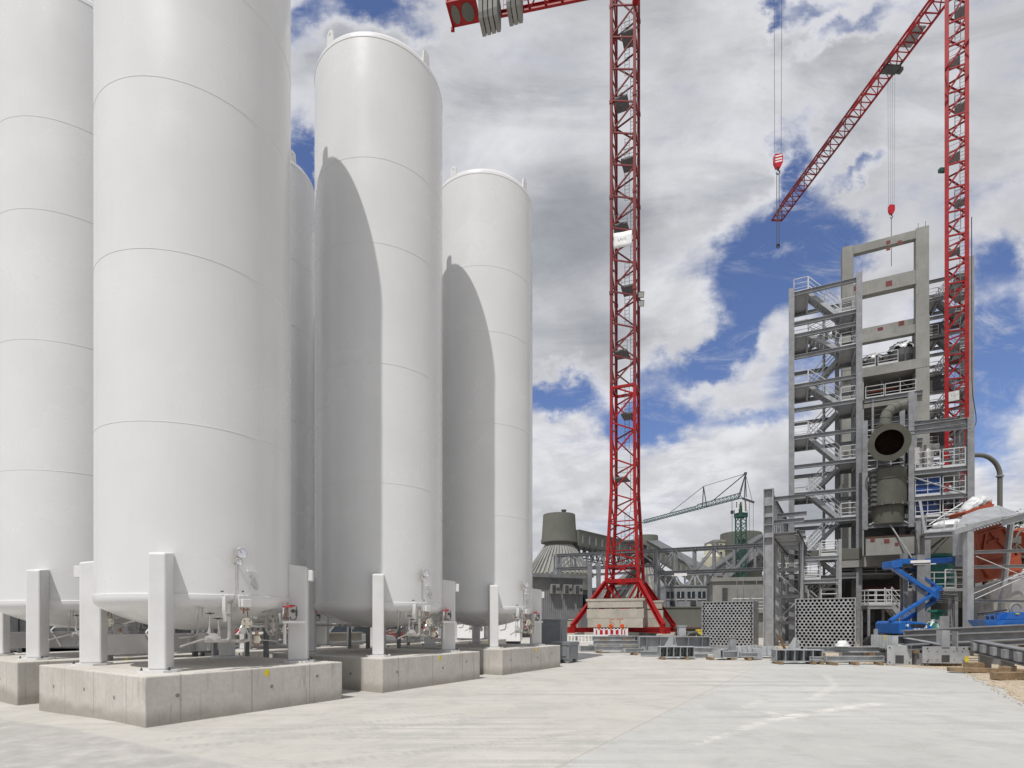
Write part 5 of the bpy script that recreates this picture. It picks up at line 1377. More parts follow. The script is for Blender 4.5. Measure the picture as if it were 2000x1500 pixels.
def low_girder(p, q, lab):
    T = thing('low_girder', lab, 'girder', (p.x, p.y, 0), 0, G_); a, b = V((0,0,p.z)), V((q.x-p.x,q.y-p.y,q.z)); d = (b-a).normalized(); s_ = V((-d.y,d.x,0))
    mb = MB(); mb.ib(a, b, .34, .46, .04); mb.build('profile', M_galv, T)
    L = (b-a).length
    for i in range(6):
        mb = MB(); c = a+d*(.6+i*(L-1)/6); mb.beam(c-s_*.02+Z*.02, c-s_*.02+Z*.02+d*.35, .5, .26); mb.build('cleat', M_galvl, T)
    for f in (.15, .45, .75):
        c = a+(b-a)*f; mb = MB(); mb.box((c.x,c.y,(c.z-.24)/2), (.22,.32,c.z-.25), math.atan2(d.y,d.x)); mb.build('trestle', M_mgrey, T)
low_girder(at(1905,1262,20.5), at(2080,1300,13.6), 'girder with cleats lying low over the gravel at the right edge')
for k, (px, D, L, h, rz, lab) in enumerate(((1968,16.6,.9,.28,40,'large rusty brown timber block under the low girder at the right edge'), (1985,15.6,1.4,.2,8,'long flat timber on the gravel at the right edge'), (1935,17.6,2.2,.14,-24,'dark flat timber lying along the gravel behind the large block'), (1905,19.0,.7,.22,10,'dark timber stack at the gravel behind the trapezoid end plate'))):
    mb = MB(); mb.box((0,0,h/2), (L,.3,h)); tag(mb.build('timber_block', M_wood, bevel=.01), lab, 'timber', GT, gnd(px, D, .04), R(rz))
PIECES = [(1238,27.6,1.1,.2,25,'slim offcut beam lying askew right of the beam pile at the barrier'), (1268,26.4,.8,.24,-15,'thick offcut beam left of the small ribbed girder'),
  (1355,25.2,1.3,.18,12,'slim beam just right of the small ribbed girder'), (1372,26.3,.9,.3,-35,'thick offcut turned towards the camera, left of the short I beams'),
  (1290,33.5,3.0,.3,3,'long beam in the back row right behind the wide deep girder'), (1345,31.5,1.6,.3,-20,'mid sized beam in the back row left of the left perforated box'),
  (1462,23.8,.7,.2,0,'small flat beam offcut in front of the flared column bases'), (1520,24.6,1.0,.26,40,'offcut beam between the tall pillar and the ribbed girder'),
  (1535,27.5,1.6,.22,-8,'beam lying at the left foot of the right perforated box'), (1603,21.6,.8,.16,-20,'thin offcut leaning at the right end of the ribbed girder'),
  (1700,24.2,2.4,.34,-10,'beam behind the comb plate girder, at the right perforated box'), (1783,23.0,1.0,.3,50,'channel offcut between the two end plate girders'),
  (1800,21.3,1.3,.26,65,'slanted beam lying just left of the trapezoid end plate girder'), (1222,33.5,2.8,.34,-4,'thick beam in the back row behind the beam pile at the barrier')]
for k, (px, D, L, h, rz, lab) in enumerate(PIECES):
    steel_beam(px, D, L, h, R(rz), lab, .02 if k % 3 else .14, None, k % 2 == 0, M_galvl if k % 3 == 1 else M_stock)
    if k % 3 == 0: timbers(gnd(px, D), R(rz), (0,), .5, 'single %s bearer under the '+' '.join(lab.split(' lying')[0].split(' in ')[0].split(' just')[0].split()[:9]).rstrip(','))
mb = MB(); mb.box((0,0,.45), (.06,.25,.95), M=Matrix.Rotation(R(-24), 3, 'Y')); tag(mb.build('timber_plank', M_wood), 'timber plank leaning in the gap behind the tall pillar', 'timber', GT, gnd(1527, 33))
# ---------------------------------------------------------------- barrier
PB = gnd(1193, 32.0)
BR = thing('barrier', 'red and white striped plastic barrier with orange lamps in front of the ballast slabs', 'barrier', PB, R(0))
mb = MB(); mb.box((0,0,1.06), (1.86,.05,.36)); 
for i in range(9): mb.cyl((-.8+i*.2,0,1.24), (-.8+i*.2,0,1.285), .045, n=10)
mb.build('board', M_sign, BR, bevel=.01)
for x, w_ in ((-.84,.08),(-.56,.17),(-.26,.17),(.05,.17),(.36,.17),(.63,.08),(.80,.06)):
    mb = MB(); mb.box((x,-.028,1.06), (w_,.008,.26)); mb.build('red_stripe', M_redw, BR)
for x in (-.95, .95):
    mb = MB(); mb.box((x,0,.72), (.09,.06,1.15)); mb.box((x,0,.12), (.08,.06,.2)); mb.beam((x,0,.35), (x+.22*(1 if x < 0 else -1),-.1,.02), .05); mb.beam((x,0,.45), (x,.3,.02), .05); mb.build('post', M_sign, BR)
for x in (-.68, 0, .66):
    mb = MB(); mb.disc((x,0,1.42), (0,1,0), .115, .10, 20); mb.box((x,0,1.28), (.09,.08,.14)); lm = mb.build('lamp', M_lamp, BR, smooth=40)
    mb = MB(); mb.disc((x,-.055,1.42), (0,1,0), .085, .02, 16); mb.build('lens', M_lamp, lm, smooth=40)
PB2 = gnd(1135, 38)
B2 = thing('barrier', 'white slatted barrier lying in the shade under the left crane foot', 'barrier', PB2, R(4))
mb = MB(); mb.box((.2,0,.72), (3.4,.05,.10)); mb.box((.2,0,.32), (3.4,.05,.08)); mb.build('rail', M_sign, B2)
for i in range(14):
    mb = MB(); mb.box((-1.4+i*.24,0,.5), (.07,.04,.4)); mb.build('slat', M_sign, B2)
# ---------------------------------------------------------------- grey plastic bins
def grey_bin(c, rz, w_, d_, h, lab, lid=True, z=0):
    T = thing('plastic_bin', lab, 'bin', V((c.x,c.y,z)), rz, 'grey plastic pallet bins')
    mb = MB(); mb.hexa([(-w_*.47,-d_*.47,.14),(w_*.47,-d_*.47,.14),(w_*.47,d_*.47,.14),(-w_*.47,d_*.47,.14)], [(-w_/2,-d_/2,h),(w_/2,-d_/2,h),(w_/2,d_/2,h),(-w_/2,d_/2,h)]); mb.build('body', M_bin, T, bevel=.03)
    mb = MB()
    mb.box((0,-d_/2+.005,h*.6), (w_*.72,.03,h*.5)); mb.box((w_/2-.005,0,h*.6), (.03,d_*.72,h*.5)); mb.box((0,-d_/2+.0,h-.04), (w_+.04,.05,.08)); mb.box((w_/2,0,h-.04), (.05,d_+.04,.08))
    mb.build('panel_rib', M_bin, T, bevel=.012)
    for x in (-.36,.36):
        for y in (-.36,.36):
            mb = MB(); mb.box((x*w_,y*d_,.08), (.17*w_,.17*d_,.16)); mb.build('foot', M_bin, T)
    if lid:
        mb = MB(); mb.box((0,0,h+.03), (w_*1.03,d_*1.03,.05)); mb.build('lid', M_bin, T, bevel=.015)
grey_bin(gnd(1103, 22.6), R(-28), .82, 1.1, .80, 'lower grey plastic bin standing on the concrete at the end of the far plinth')
grey_bin(gnd(1078, 24.6), R(-22), 1.15, 1.1, 1.78, 'taller grey plastic bin behind the low one at the end of the far plinth', False)
# ---------------------------------------------------------------- domes, galleries, silo
def dome(px, D, r_cone, y_base, y_neck, r_neck, y_cap0, y_cap1, r_cap, lab, chim=False):
    c = gnd(px, D); zf = lambda y: EYE+(HY-y)/F*D; k = D/F
    T = thing('storage_dome', lab, 'storage dome', c, 0, 'ribbed storage domes with concrete caps')
    zb, zn = zf(y_base), zf(y_neck); R0, R1 = r_cone*k, r_neck*k
    mb = MB(); mb.lathe([(R0*.97,0),(R0*.97,zb-.3),(R0*1.02,zb-.3),(R0*1.02,zb),(R0,zb),(R1,zn),(R1,zn+.8)], 64); mb.build('cone_roof', M_roofs, T, smooth=20)
    for i in range(44):
        a = 2*math.pi*i/44
        if math.sin(a) > .35: continue
        d = V((math.cos(a), math.sin(a), 0))
        mb = MB(); mb.beam(d*(R0+.05)+Z*(zb+.05), d*(R1+.05)+Z*(zn+.05), .42, .5); mb.build('roof_rib', M_cast, T)
    z0, z1 = zf(y_cap0), zf(y_cap1); rc = r_cap*k
    mb = MB(); mb.lathe([(rc*.5,z0-.9),(rc*1.06,z0-.3),(rc*1.06,z0+.3),(rc*1.02,z0+.35),(rc*.93,z1),(.01,z1+.25)], 40); mb.build('concrete_cap', M_silo, T, smooth=35)
    mb = MB(); mb.lathe([(R1*1.02,zn+.3),(R1*1.02,z0-.7)], 40); mb.build('neck', M_dark, T)
    if chim:
        mb = MB(); mb.lathe([(.35,z1),(.35,z1+.5),(.6,z1+1.1),(.01,z1+1.1)], 12, (1.0,0,0)); mb.build('chimney', M_silo, T)
dome(1092, 118, 66, 1125, 1068, 27, 1058, 1006, 33.5, 'nearer ribbed storage dome with a drum shaped concrete cap left of the red crane', True)
dome(1262, 150, 105, 1172, 1102, 14, 1086, 1047, 24, 'farther ribbed storage dome with concrete cap seen through the red crane base')
def gallery(p, q, h, w_, lab, truss_h=0, mat=None, n=14):
    T = thing('conveyor_gallery', lab, 'conveyor', (p.x, p.y, 0), 0, 'enclosed conveyor galleries')
    a, b = V((0,0,p.z)), V((q.x-p.x,q.y-p.y,q.z))
    mb = MB(); mb.beam(a, b, w_, h); mb.build('housing', mat or M_silo, T)
    mb = MB(); mb.beam(a+Z*(h/2+.1), b+Z*(h/2+.1), w_*1.1, .2); mb.build('roof', M_dgrey, T)
    if truss_h:
        mb = MB(); d = (b-a); s_ = V((-d.y,d.x,0)).normalized()*w_*.45
        for o in (s_, -s_):
            mb.beam(a+o-Z*(h/2+truss_h), b+o-Z*(h/2+truss_h), .3)
            for i in range(n):
                f, g, e = i/n, (i+.5)/n, (i+1)/n
                mb.beam(a+d*f+o-Z*h/2, a+d*g+o-Z*(h/2+truss_h), .2); mb.beam(a+d*g+o-Z*(h/2+truss_h), a+d*e+o-Z*h/2, .2)
        mb.beam(a-Z*(h/2+.1), b-Z*(h/2+.1), w_*1.02, .25); mb.build('support_truss', M_dark, T)
    mb = MB(); d = b-a; s_ = V((d.y,-d.x,0)).normalized()*(w_/2+.03)
    for i in range(12): c = a+d*(i+.5)/12+s_; mb.box(c-Z*h*.05, (.5,.14,h*.55), math.atan2(d.y,d.x))
    mb.build('wall_strip', M_mgrey, T)
gallery(at(1118,1052,118), at(1252,1079,148), 3.2, 3.2, 'conveyor gallery on a lattice truss between the two dome caps', 2.6)
gallery(at(1272,1068,148), at(1396,1140,118), 3.6, 3.2, 'conveyor gallery sloping down to the right from the farther dome')
gallery(at(1310,1180,153), at(1492,1058,159), 4.4, 4.4, 'dark conveyor gallery climbing to the right to the concrete silo', 2.6, M_dgrey)
gallery(at(1352,1172,152.5), at(1470,1078,157), 2.3, 3.0, 'lighter narrow conveyor gallery climbing just below the dark one', 0, M_mgrey)
# concrete silo with roof openings
cS = gnd(1447, 168); k = 168/F; zt = EYE+(HY-1043)/F*168; q_ = 168/128
S_ = thing('concrete_silo', 'large round grey concrete silo behind the distant green crane', 'silo', cS, 0)
mb = MB(); mb.lathe([(38*k,0),(38*k,zt),(36*k,zt+.2),(.01,zt+.3)], 48); mb.build('shell', M_silo, S_, smooth=35)
mb = MB(); mb.box((9.0*q_,-1.2,zt*.80), (7.6*q_,6,zt*.36)); mb.box((10.6*q_,-1,zt*.31), (2.0*q_,6,zt*.62)); mb.build('annex', M_silo, S_)
mb = MB(); mb.box((5.9*q_,-4.25,zt-3.0*q_), (3.0*q_,.3,2.2*q_)); mb.box((9.6*q_,-4.25,zt-3.2*q_), (2.9*q_,.3,2.2*q_)); mb.box((-1.5*q_,-4.5*q_,zt-3.0*q_), (1.5*q_,1.4,2.2*q_)); mb.build('opening', M_black, S_)
# cream plant building and drums behind
cB_ = gnd(1392, 170); k = 170/F; zf = lambda y: EYE+(HY-y)/F*170
T = thing('plant_building', 'cream coloured plant building with small round drums, beyond the conveyors', 'building', cB_, 0)
mb = MB(); mb.box((1.0,0,zf(1062)/2), (26*k,8,zf(1062))); mb.build('wall', M_creamb, T)
mb = MB(); mb.box((1.0,0,zf(1062)+.3), (27*k,8.4,.7)); mb.box((-1.2,-3,zf(1072)+.5), (12*k,5,1.0)); mb.build('roof', M_cast, T)
mb = MB()
for x in (-1.4, 1.0, 3.2): mb.box((x,-4.03,zf(1070)), (.7,.1,1.1)); mb.box((x,-4.03,zf(1085)), (.7,.1,1.2))
mb.build('window', M_glass, T)
for x, r_, y1 in ((-2.8,18*k,1094), (-3.6,9*k,1080)):
    mb = MB(); mb.lathe([(r_,0),(r_,zf(y1)),(r_*.5,zf(y1)+1.6),(.01,zf(y1)+1.8)], 28, (x,-7,0)); mb.build('drum', M_creamb, T, smooth=35)
# low concrete works building behind the pillar
PL_ = gnd(1398, 58)
W = thing('works_building', 'low raw concrete building behind the tall pillar', 'building', PL_, R(-14))
mb = MB(); mb.box((5.2,3,2.95), (11,6,5.9)); mb.build('wall', M_cast, W)
mb = MB(); mb.box((5.2,3,6.1), (11.3,6.4,.4)); mb.box((3.4,-.25,2.75), (7.5,.5,.35)); mb.box((7.0,-.4,6.3), (5,1.2,.3)); mb.build('ledge', M_cast, W)
mb = MB(); rail(mb, (5.2,-.7,6.45), (9.6,-.7,6.45), 1.1, .7, .05); mb.build('railing', M_rail, W)
mb = MB(); rail(mb, (1.6,-.5,2.95), (5.4,-.5,2.95), 1.1, .7, .04); mb.build('railing', M_rail, W)
mb = MB(); mb.box((.9,-.05,4.3), (.5,.15,1.8)); mb.box((7.6,-.05,4.6), (1.2,.1,.8)); mb.box((6.6,-.05,1.2), (1.6,.1,2.2)); mb.build('opening', M_dark, W)
mb = MB()
for x in (2.0, 2.6, 3.9): mb.tube([(x,-.55,.0),(x,-.55,6.2)], .035, 6)
mb.beam((2.0,-.55,3.1),(3.9,-.55,4.6), .05); mb.build('scaffold_tube', M_galvl, W)
# two storey office containers
PO = gnd(1319, 66)
O = thing('office_container', 'white two storey office containers beyond the crane base, left of the perforated box', 'site office', PO, R(-8))
mb = MB(); mb.box((2.6,3,1.45), (7.4,5.8,2.9)); mb.box((2.6,3,4.5), (7.4,5.8,2.75)); mb.build('wall', M_galvl, O)
mb = MB(); mb.box((2.6,3,5.98), (7.6,6,.2)); mb.box((2.6,3,3.0), (7.5,5.9,.2)); mb.build('roof', M_mgrey, O)
for i in range(6):
    for z in (1.6, 4.9):
        mb = MB(); mb.box((-.6+i*1.22,.06,z), (.85,.08,.75)); wd = mb.build('window', M_glass, O); mb = MB(); mb.box((-.6+i*1.22,.0,z), (.06,.07,.75)); mb.box((-.6+i*1.22,.01,z-.55), (1.0,.04,.05)); mb.build('frame', M_sign, wd)
mb = MB()
for i in range(3): mb.box((-.35+i*2.4,-.12,3.9), (.6,.3,.5))
mb.build('cooling_unit', M_dark, O)
mb = MB()
for i in range(4): mb.tube([(2.0+i*1.2,-.9,0),(2.0+i*1.2,-.9,3.0)], .05, 6)
for z in (1.0, 2.0, 3.0): mb.tube([(2.0,-.9,z),(5.6,-.9,z)], .05, 6)
mb.build('scaffold_tube', M_teal, O)
mb = MB(); mb.box((0,0,1.6), (8,4,3.2)); mb.box((0,0,3.25), (8.2,4.2,.12)); tag(mb.build('container', M_silo), 'beige storage container behind the right strut of the red crane', 'container', None, gnd(1290, 62), R(-6))
# dark rusty scrap and pipes by the crane foot
for i, (px, D, y, lab) in enumerate(((1350,46,.25,'lowest dark rusty pipe of the stack right of the crane foot'), (1352,46.5,.65,'middle dark rusty pipe of the stack right of the crane foot'), (1349,47,1.05,'top dark rusty pipe of the stack right of the crane foot'))):
    mb = MB(); mb.tube([(-1.4,0,0),(1.4,0,0)], .17, 12); mb.tube([(-1.405,0,0),(1.405,0,0)], .13, 12); tag(mb.build('rusty_pipe', M_rust, smooth=40), lab, 'pipe', 'rusty pipes by the crane foot', gnd(px, D, y), R(6-5*i))
mb = MB(); mb.tube([V((-.5,0,.1)), V((-.2,0,.55)), V((.2,0,.62)), V((.7,0,.2)), V((.95,0,-.2))], .11, 12); tag(mb.build('hose', M_dark, smooth=40), 'dark bent hose lying left of the left perforated box', 'hose', None, gnd(1352, 36, .35))
mb = MB(); mb.box((0,0,.5), (.45,.4,1.0)); mb.box((0,0,1.05), (.5,.45,.1)); tag(mb.build('yellow_bin', M_yellow, bevel=.02), 'small yellow container at the left edge of the left perforated box', 'container', None, gnd(1367, 40))
# ---------------------------------------------------------------- grey clad building with cooling units
PG = at(1138, HY, 62); PG.z = 0
Gb = thing('clad_building', 'grey corrugated building with three wall cooling units left of the crane', 'building', PG, R(25))
zt = EYE+(HY-1128)/F*60
mb = MB(); mb.box((-7.5,3,zt/2), (15,6,zt)); 
for i in range(60): mb.box((-.12-i*.25,-.03,zt/2), (.10,.06,zt-.4))
mb.build('wall', M_mgrey, Gb)
mb = MB(); mb.box((-7.5,2.9,zt+.18), (15.4,6.8,.36)); mb.build('roof', M_galv, Gb)
for i, x in enumerate((-.85, -2.2, -3.8)):
    mb = MB(); mb.box((x,-.33,zt-1.25), (.98,.55,1.05)); cu = mb.build('cooling_unit', M_cast, Gb, bevel=.03); mb = MB(); mb.box((x-.22,-.615,zt-1.25), (.42,.03,.84)); mb.disc((x+.25,-.61,zt-1.25), (0,1,0), .18, .04); mb.build('grille', M_dark, cu)
mb = MB(); rail(mb, (-8.6,-1.2,1.4), (-6.4,-1.2,1.4), 1.3, .7, .04); mb.box((-7.5,-.7,1.35), (2.4,1.1,.1)); mb.build('platform', M_galvl, Gb)
mb = MB(); mb.box((1.5,4.2,2.7), (3.0,5,5.4)); mb.build('dark_annex', M_dark, Gb)
mb = MB(); mb.box((1.6,1.67,3.9), (.9,.06,1.8)); mb.build('window', M_glass, Gb)
mb = MB(); mb.box((0,0,1.5), (14,5,3.0)); mb.box((0,0,3.1), (14.2,5.2,.2)); ob = mb.build('dark_shed', M_dgrey); tag(ob, 'low dark shed in shade behind the crane base', 'shed', None, gnd(1205, 64), R(-4))
mb = MB(); mb.box((0,0,.9), (2.2,1.1,1.8)); mb.box((0,0,1.84), (2.3,1.2,.08)); tag(mb.build('cream_cabinet', M_creamb, bevel=.03), 'cream steel cabinet in front of the corrugated building', 'cabinet', None, gnd(1103, 50), R(15))
# ---------------------------------------------------------------- things seen under and behind the tanks
mb = MB(); mb.box((0,0,2.2), (26,6,4.0)); mb.box((0,0,4.25), (26.2,6.2,.15)); 
for x in range(-12, 13, 2): mb.box((x,-3.03,2.1), (.1,.08,3.6))
tag(mb.build('dark_shed', M_dark), 'long near black shed behind the tanks at the left edge', 'shed', None, gnd(-50, 34), R(-4))
def far_car(px, D, rz, paint, lab):
    T = thing('parked_car', lab, 'car', gnd(px, D), rz, 'cars parked behind the tanks')
    mb = MB(); prof = [(-2.1,.35),(-2.1,.8),(-1.9,.92),(-1.1,.98),(1.2,.95),(2.0,.82),(2.15,.6),(2.12,.35)]
    mb.prism([(x,-.85,z) for x, z in prof], (0,1.7,0)); mb.build('body', paint, T, bevel=.06)
    mb = MB(); mb.hexa([(-1.75,-.78,.95),(1.15,-.78,.95),(1.15,.78,.95),(-1.75,.78,.95)], [(-1.35,-.62,1.45),(.35,-.62,1.45),(.35,.62,1.45),(-1.35,.62,1.45)]); cb = mb.build('cabin_glass', M_glass, T, bevel=.04)
    mb = MB(); mb.box((-.5,0,1.47), (1.7,1.24,.05)); 
    for x, x2 in ((-1.75,-1.35),(-.45,-.45),(1.15,.35)):
        for s_ in (-1,1): mb.beam((x,s_*.79,.95), (x2,s_*.63,1.46), .06)
    mb.build('roof', paint, T)
    for x in (-1.35, 1.35):
        for s_ in (-1,1):
            mb = MB(); mb.disc((x,s_*.8,.32), (0,1,0), .32, .2, 20); wh = mb.build('wheel', M_black, T, smooth=40); mb = MB(); mb.disc((x,s_*.905,.32), (0,1,0), .19, .03, 14); mb.build('rim', M_steel, wh)
far_car(700, 33, R(20), M_mgrey, 'dark grey car seen under the second tank, left of its front leg')
far_car(585, 42, R(10), M_silo, 'greenish grey car seen under the nearest tank, right of its pipework')
far_car(800, 44, R(-8), M_redbrown, 'dull red car seen under the second tank, right of its front leg')
T = thing('container', 'white container with blue tarpaulin roof seen between the second and third front tanks', 'container', gnd(948, 40), R(-5))
mb = MB(); mb.box((0,0,1.15), (5.2,2.4,1.7)); mb.build('wall', M_sign, T); mb = MB(); mb.prism([(-2.6,-1.25,2.0),(2.6,-1.25,2.0),(2.6,-1.0,2.75),(-2.6,-1.0,2.75)], (0,2.2,0)); mb.build('tarpaulin', M_dblue, T)
mb = MB(); mb.box((0,0,.2), (5,2.2,.3)); mb.build('base', M_black, T)
T = thing('pipe_skid', 'grey pipe skid on the ground between the tank rows, under the nearest tank', 'pipe skid', T1+RW*2.6-PR*2.9, RZT)
for y in (-1.2, .2, 1.6):
    mb = MB(); mb.box((0,y,.75), (.1,.1,1.5)); mb.box((.9,y,.75), (.1,.1,1.5)); mb.box((.45,y,1.46), (.9,.09,.09)); mb.build('support_frame', M_galv, T)
mb = MB()
for x in (.1,.35,.6,.85): mb.tube([(x,-2.2,1.57),(x,2.4,1.57)], .05, 10)
mb.tube([(.35,-.5,1.57),(.35,-.5,2.0),(1.0,-.5,2.1)], .045, 10); mb.tube([(.6,.8,1.57),(.6,.8,1.15),(1.3,.8,1.1)], .045, 10)
mb.build('header_pipe', M_steel, T, smooth=40)
for y in (-.5,.8):
    mb = MB(); handwheel(mb, V((.36,y,1.85)), Z, .1, .012); mb.build('handwheel', M_black, T)
copy_tree(T, None, 'grey pipe skid on the ground between the tank rows, under the second tank', T1+RW*7.6-PR*2.9)
mb = MB(); mb.box((0,0,.55), (9,.2,1.1)); mb.box((0,-.02,1.13), (9.1,.28,.07)); tag(mb.build('low_wall', M_castd), 'low concrete wall behind the tank rows, seen under the second tank', 'wall', None, T1+RW*8-PR*9.2, RZT+R(90))
mb = MB(); mb.box((0,0,3.2), (40,8,6.4)); mb.box((0,-.1,6.5), (40.4,8.4,.3))
for i in range(14): mb.box((-18+i*2.8,-4.05,3.6), (1.2,.12,1.4))
tag(mb.build('warehouse', M_dgrey), 'long dark grey warehouse in the distance behind the tanks', 'building', None, gnd(560, 95), R(4))
# trees beyond the works
def tree(px, D, h, rcrown, lab):
    c = gnd(px, D); T = thing('tree', lab, 'tree', c, 0)
    mb = MB(); mb.tube([V((0,0,0)), V((.1,0,h*.3)), V((0,.1,h*.6)), V((.1,0,h*.85))], [.3,.22,.14,.05], 8)
    tips = []
    for i in range(9):
        a = random.random()*6.28; z = h*random.uniform(.35,.7); q = V((math.cos(a)*rcrown*.7, math.sin(a)*rcrown*.7, z+h*random.uniform(.12,.28)))
        mb.tube([V((0,0,z)), (V((0,0,z))+q)/2+V((0,0,.2)), q], [.09,.06,.02], 5); tips.append(q)
    mb.build('trunk', M_bark, T)
    mb = MB()
    for q in tips+[V((0,0,h*.92)), V((.4,.3,h*.8))]:
        for k in range(9):
            o = q+V((random.gauss(0,.5), random.gauss(0,.5), random.gauss(0,.4)))*rcrown*.45
            for j in range(26):
                p = o+V((random.gauss(0,.35), random.gauss(0,.35), random.gauss(0,.28))); s_ = random.uniform(.10,.22)
                a = V((random.gauss(0,1), random.gauss(0,1), random.gauss(0,1))).normalized(); b = a.orthogonal().normalized()
                mb.add([p-a*s_, p+b*s_*.6, p+a*s_, p-b*s_*.6], [(0,1,2,3)])
    mb.build('crown', M_leaf, T)
tree(1981, 62, 14.2, 1.7, 'dark leafy tree top showing above the galvanised hood at the right edge')
# ---------------------------------------------------------------- gooseneck pipe
pg = gnd(1953, 40); zf = lambda y: EYE+(HY-y)/F*40
T = thing('gooseneck_pipe', 'tall grey gooseneck pipe curving over to the left against the sky', 'pipe', pg, 0)
x0 = at(1900,0,40).x-pg.x; r_ = -x0*.95; zt = zf(889); pts = [V((0,0,1)), V((0,0,zf(930)))]
for i in range(1, 13): a = i/12*math.pi/2; pts.append(V((-r_*.8*(1-math.cos(a)), 0, zf(930)+(zt-zf(930))*math.sin(a))))
pts.append(V((x0-.8,0,zt)))
mb = MB(); mb.tube(pts, .155, 16); mb.build('pipe', M_silo, T, smooth=40)
mb = MB(); mb.disc((0,0,zf(930)), Z, .24, .09, 18); mb.build('flange', M_mgrey, T)
# ---------------------------------------------------------------- blue boom lift
DL = 29.0
pL = gnd(1765, DL)
BL = thing('boom_lift', 'blue articulated boom lift folded in a zigzag in front of the dark hall', 'boom lift', pL, 0)
def bl(px, py, dy=0): return at(px, py, DL+dy)-pL
def slab(poly, y0, y1): 
    mb = MB(); mb.prism([V((p.x, y0, p.z)) for p in [bl(*q) for q in poly]], (0, y1-y0, 0)); return mb
b = slab([(1732,1238),(1732,1216),(1737,1213),(1755,1213),(1780,1216),(1792,1222),(1800,1231),(1801,1238)], -.95, .95).build('turntable', M_blue, BL, bevel=.06)
mb = MB(); mb.box(bl(1767,1222)+V((0,-.955,0)), (.75,.03,.17)); mb.box(bl(1745,1221)+V((0,-.955,0)), (.03,.03,.35)); mb.build('engine_grille', M_black, b)
mb = MB()
for px, py, w_, h in ((1746.5,1221,.13,.12),(1762,1229,.16,.08),(1769,1229,.11,.10),(1776,1229.5,.18,.10),(1781,1224,.14,.14)): mb.box(bl(px,py)+V((0,-.957,0)), (w_,.02,h))
mb.build('decal', M_sign, b)
mb = MB(); mb.box(V((.05,0,.62)), (2.5,2.0,.35)); mb.build('chassis', M_dgrey, BL, bevel=.04)
for x in (-.95, 1.0):
    for y in (-1.05, 1.05):
        mb = MB(); mb.disc((x,y,.45), (0,1,0), .45, .34, 24); wh = mb.build('wheel', M_black, BL, smooth=40); mb = MB(); mb.disc((x,y*1.17,.45), (0,1,0), .24, .03, 16); mb.build('rim', M_sign, wh)
def arm(p, q, w_, h, y, name='lower_arm'):
    mb = MB(); mb.beam(bl(*p, y), bl(*q, y), w_, h); return mb.build(name, M_blue, BL, bevel=.02)
arm((1738,1213), (1820,1161), .26, .15, -.25); arm((1763,1213), (1826,1173), .28, .19, .15)
arm((1742,1107), (1820,1160), .30, .21, -.2, 'upper_arm'); arm((1774,1109), (1830,1146), .24, .13, .2, 'upper_arm')
slab([(1814,1156),(1821,1146),(1830,1146),(1832,1172),(1826,1175),(1812,1167)], -.42, .42).build('knuckle', M_blue, BL, bevel=.03)
mb = MB(); 
for k in range(6): mb.box(bl(1832.6,1149+k*4.6)+V((0,-.3,0)), (.03,.16,.06))
mb.build('warning_stripe', M_redw, BL)
slab([(1732,1097),(1753,1096),(1753,1109),(1735,1112),(1732,1109)], -.4, .4).build('upper_knuckle', M_blue, BL, bevel=.03)
mb = MB(); mb.beam(bl(1752,1099), bl(1895,1093), .34, .30); bm_ = mb.build('main_boom', M_dblue, BL, bevel=.02)  # deeper blue than the arms, painting in the boom's shaded tone
mb = MB(); mb.beam(bl(1752,1097.5), bl(1774,1097), .40, .28); mb.build('boom_collar', M_blue, bm_)
mb = MB(); mb.beam(bl(1772,1098.5)+V((0,-.24,0)), bl(1810,1097)+V((0,-.24,0)), .05, .14); mb.beam(bl(1778,1103)+V((0,-.2,-.02)), bl(1822,1101)+V((0,-.2,-.02)), .04, .045); mb.build('cylinder', M_sign, bm_)
mb = MB(); mb.box(bl(1760,1106), (.9,.4,.22)); mb.tube([bl(1770,1112), bl(1785,1117), bl(1800,1130)], .07); mb.tube([bl(1745,1104,-.3), bl(1760,1111,-.3), bl(1775,1107,-.3)], .035); mb.build('hydraulics', M_black, BL)
mb = MB(); mb.beam(bl(1790,1217,.2), bl(1815,1178,.2), .08); mb.build('lift_cylinder', M_black, BL)
# ---------------------------------------------------------------- teal pumps behind it
def pump(px, D, s, lab, cover):
    T = thing('pump', lab, 'pump', gnd(px, D), 0, 'teal pumps in the hall'); 
    mb = MB(); mb.lathe([(.55*s,0),(.55*s,.1*s),(.3*s,.18*s),(.3*s,.5*s),(.75*s,.6*s),(.8*s,.95*s),(.7*s,1.35*s),(.35*s,1.75*s),(.28*s,2.2*s),(.5*s,2.25*s),(.5*s,2.38*s),(.01,2.4*s)], 28); mb.build('casing', M_teal, T, smooth=35)
    mb = MB(); mb.cyl((-1.1*s,0,1.0*s), (0,0,1.0*s), .3*s, n=20); mb.cyl((-1.15*s,0,1.0*s), (-1.05*s,0,1.0*s), .45*s, n=20); mb.cyl((-1.1*s,0,.2*s), (-1.1*s,0,1.0*s), .2*s); mb.build('inlet_pipe', M_teal, T, smooth=35)
    if cover:
        mb = MB(); n = 20; vs = []
        for j in range(7):
            f = j/6
            for i in range(n):
                a = 2*math.pi*i/n; r = (.86-.62*f**1.5)*s*(1+.1*math.sin(i*2.7+j)); vs.append((r*math.cos(a), r*math.sin(a), s*(.78+1.15*f+.08*math.sin(i*1.9)*(1-f))))
        mb.add(vs, [(j*n+i, j*n+(i+1) % n, (j+1)*n+(i+1) % n, (j+1)*n+i) for j in range(6) for i in range(n)]); mb.build('plastic_cover', M_wrap, T, smooth=50)
pump(1832, 33.5, 1.0, 'teal pump under clear plastic behind the boom lift', True)
pump(1812, 35, .62, 'small uncovered teal pump low behind the boom lift', False)
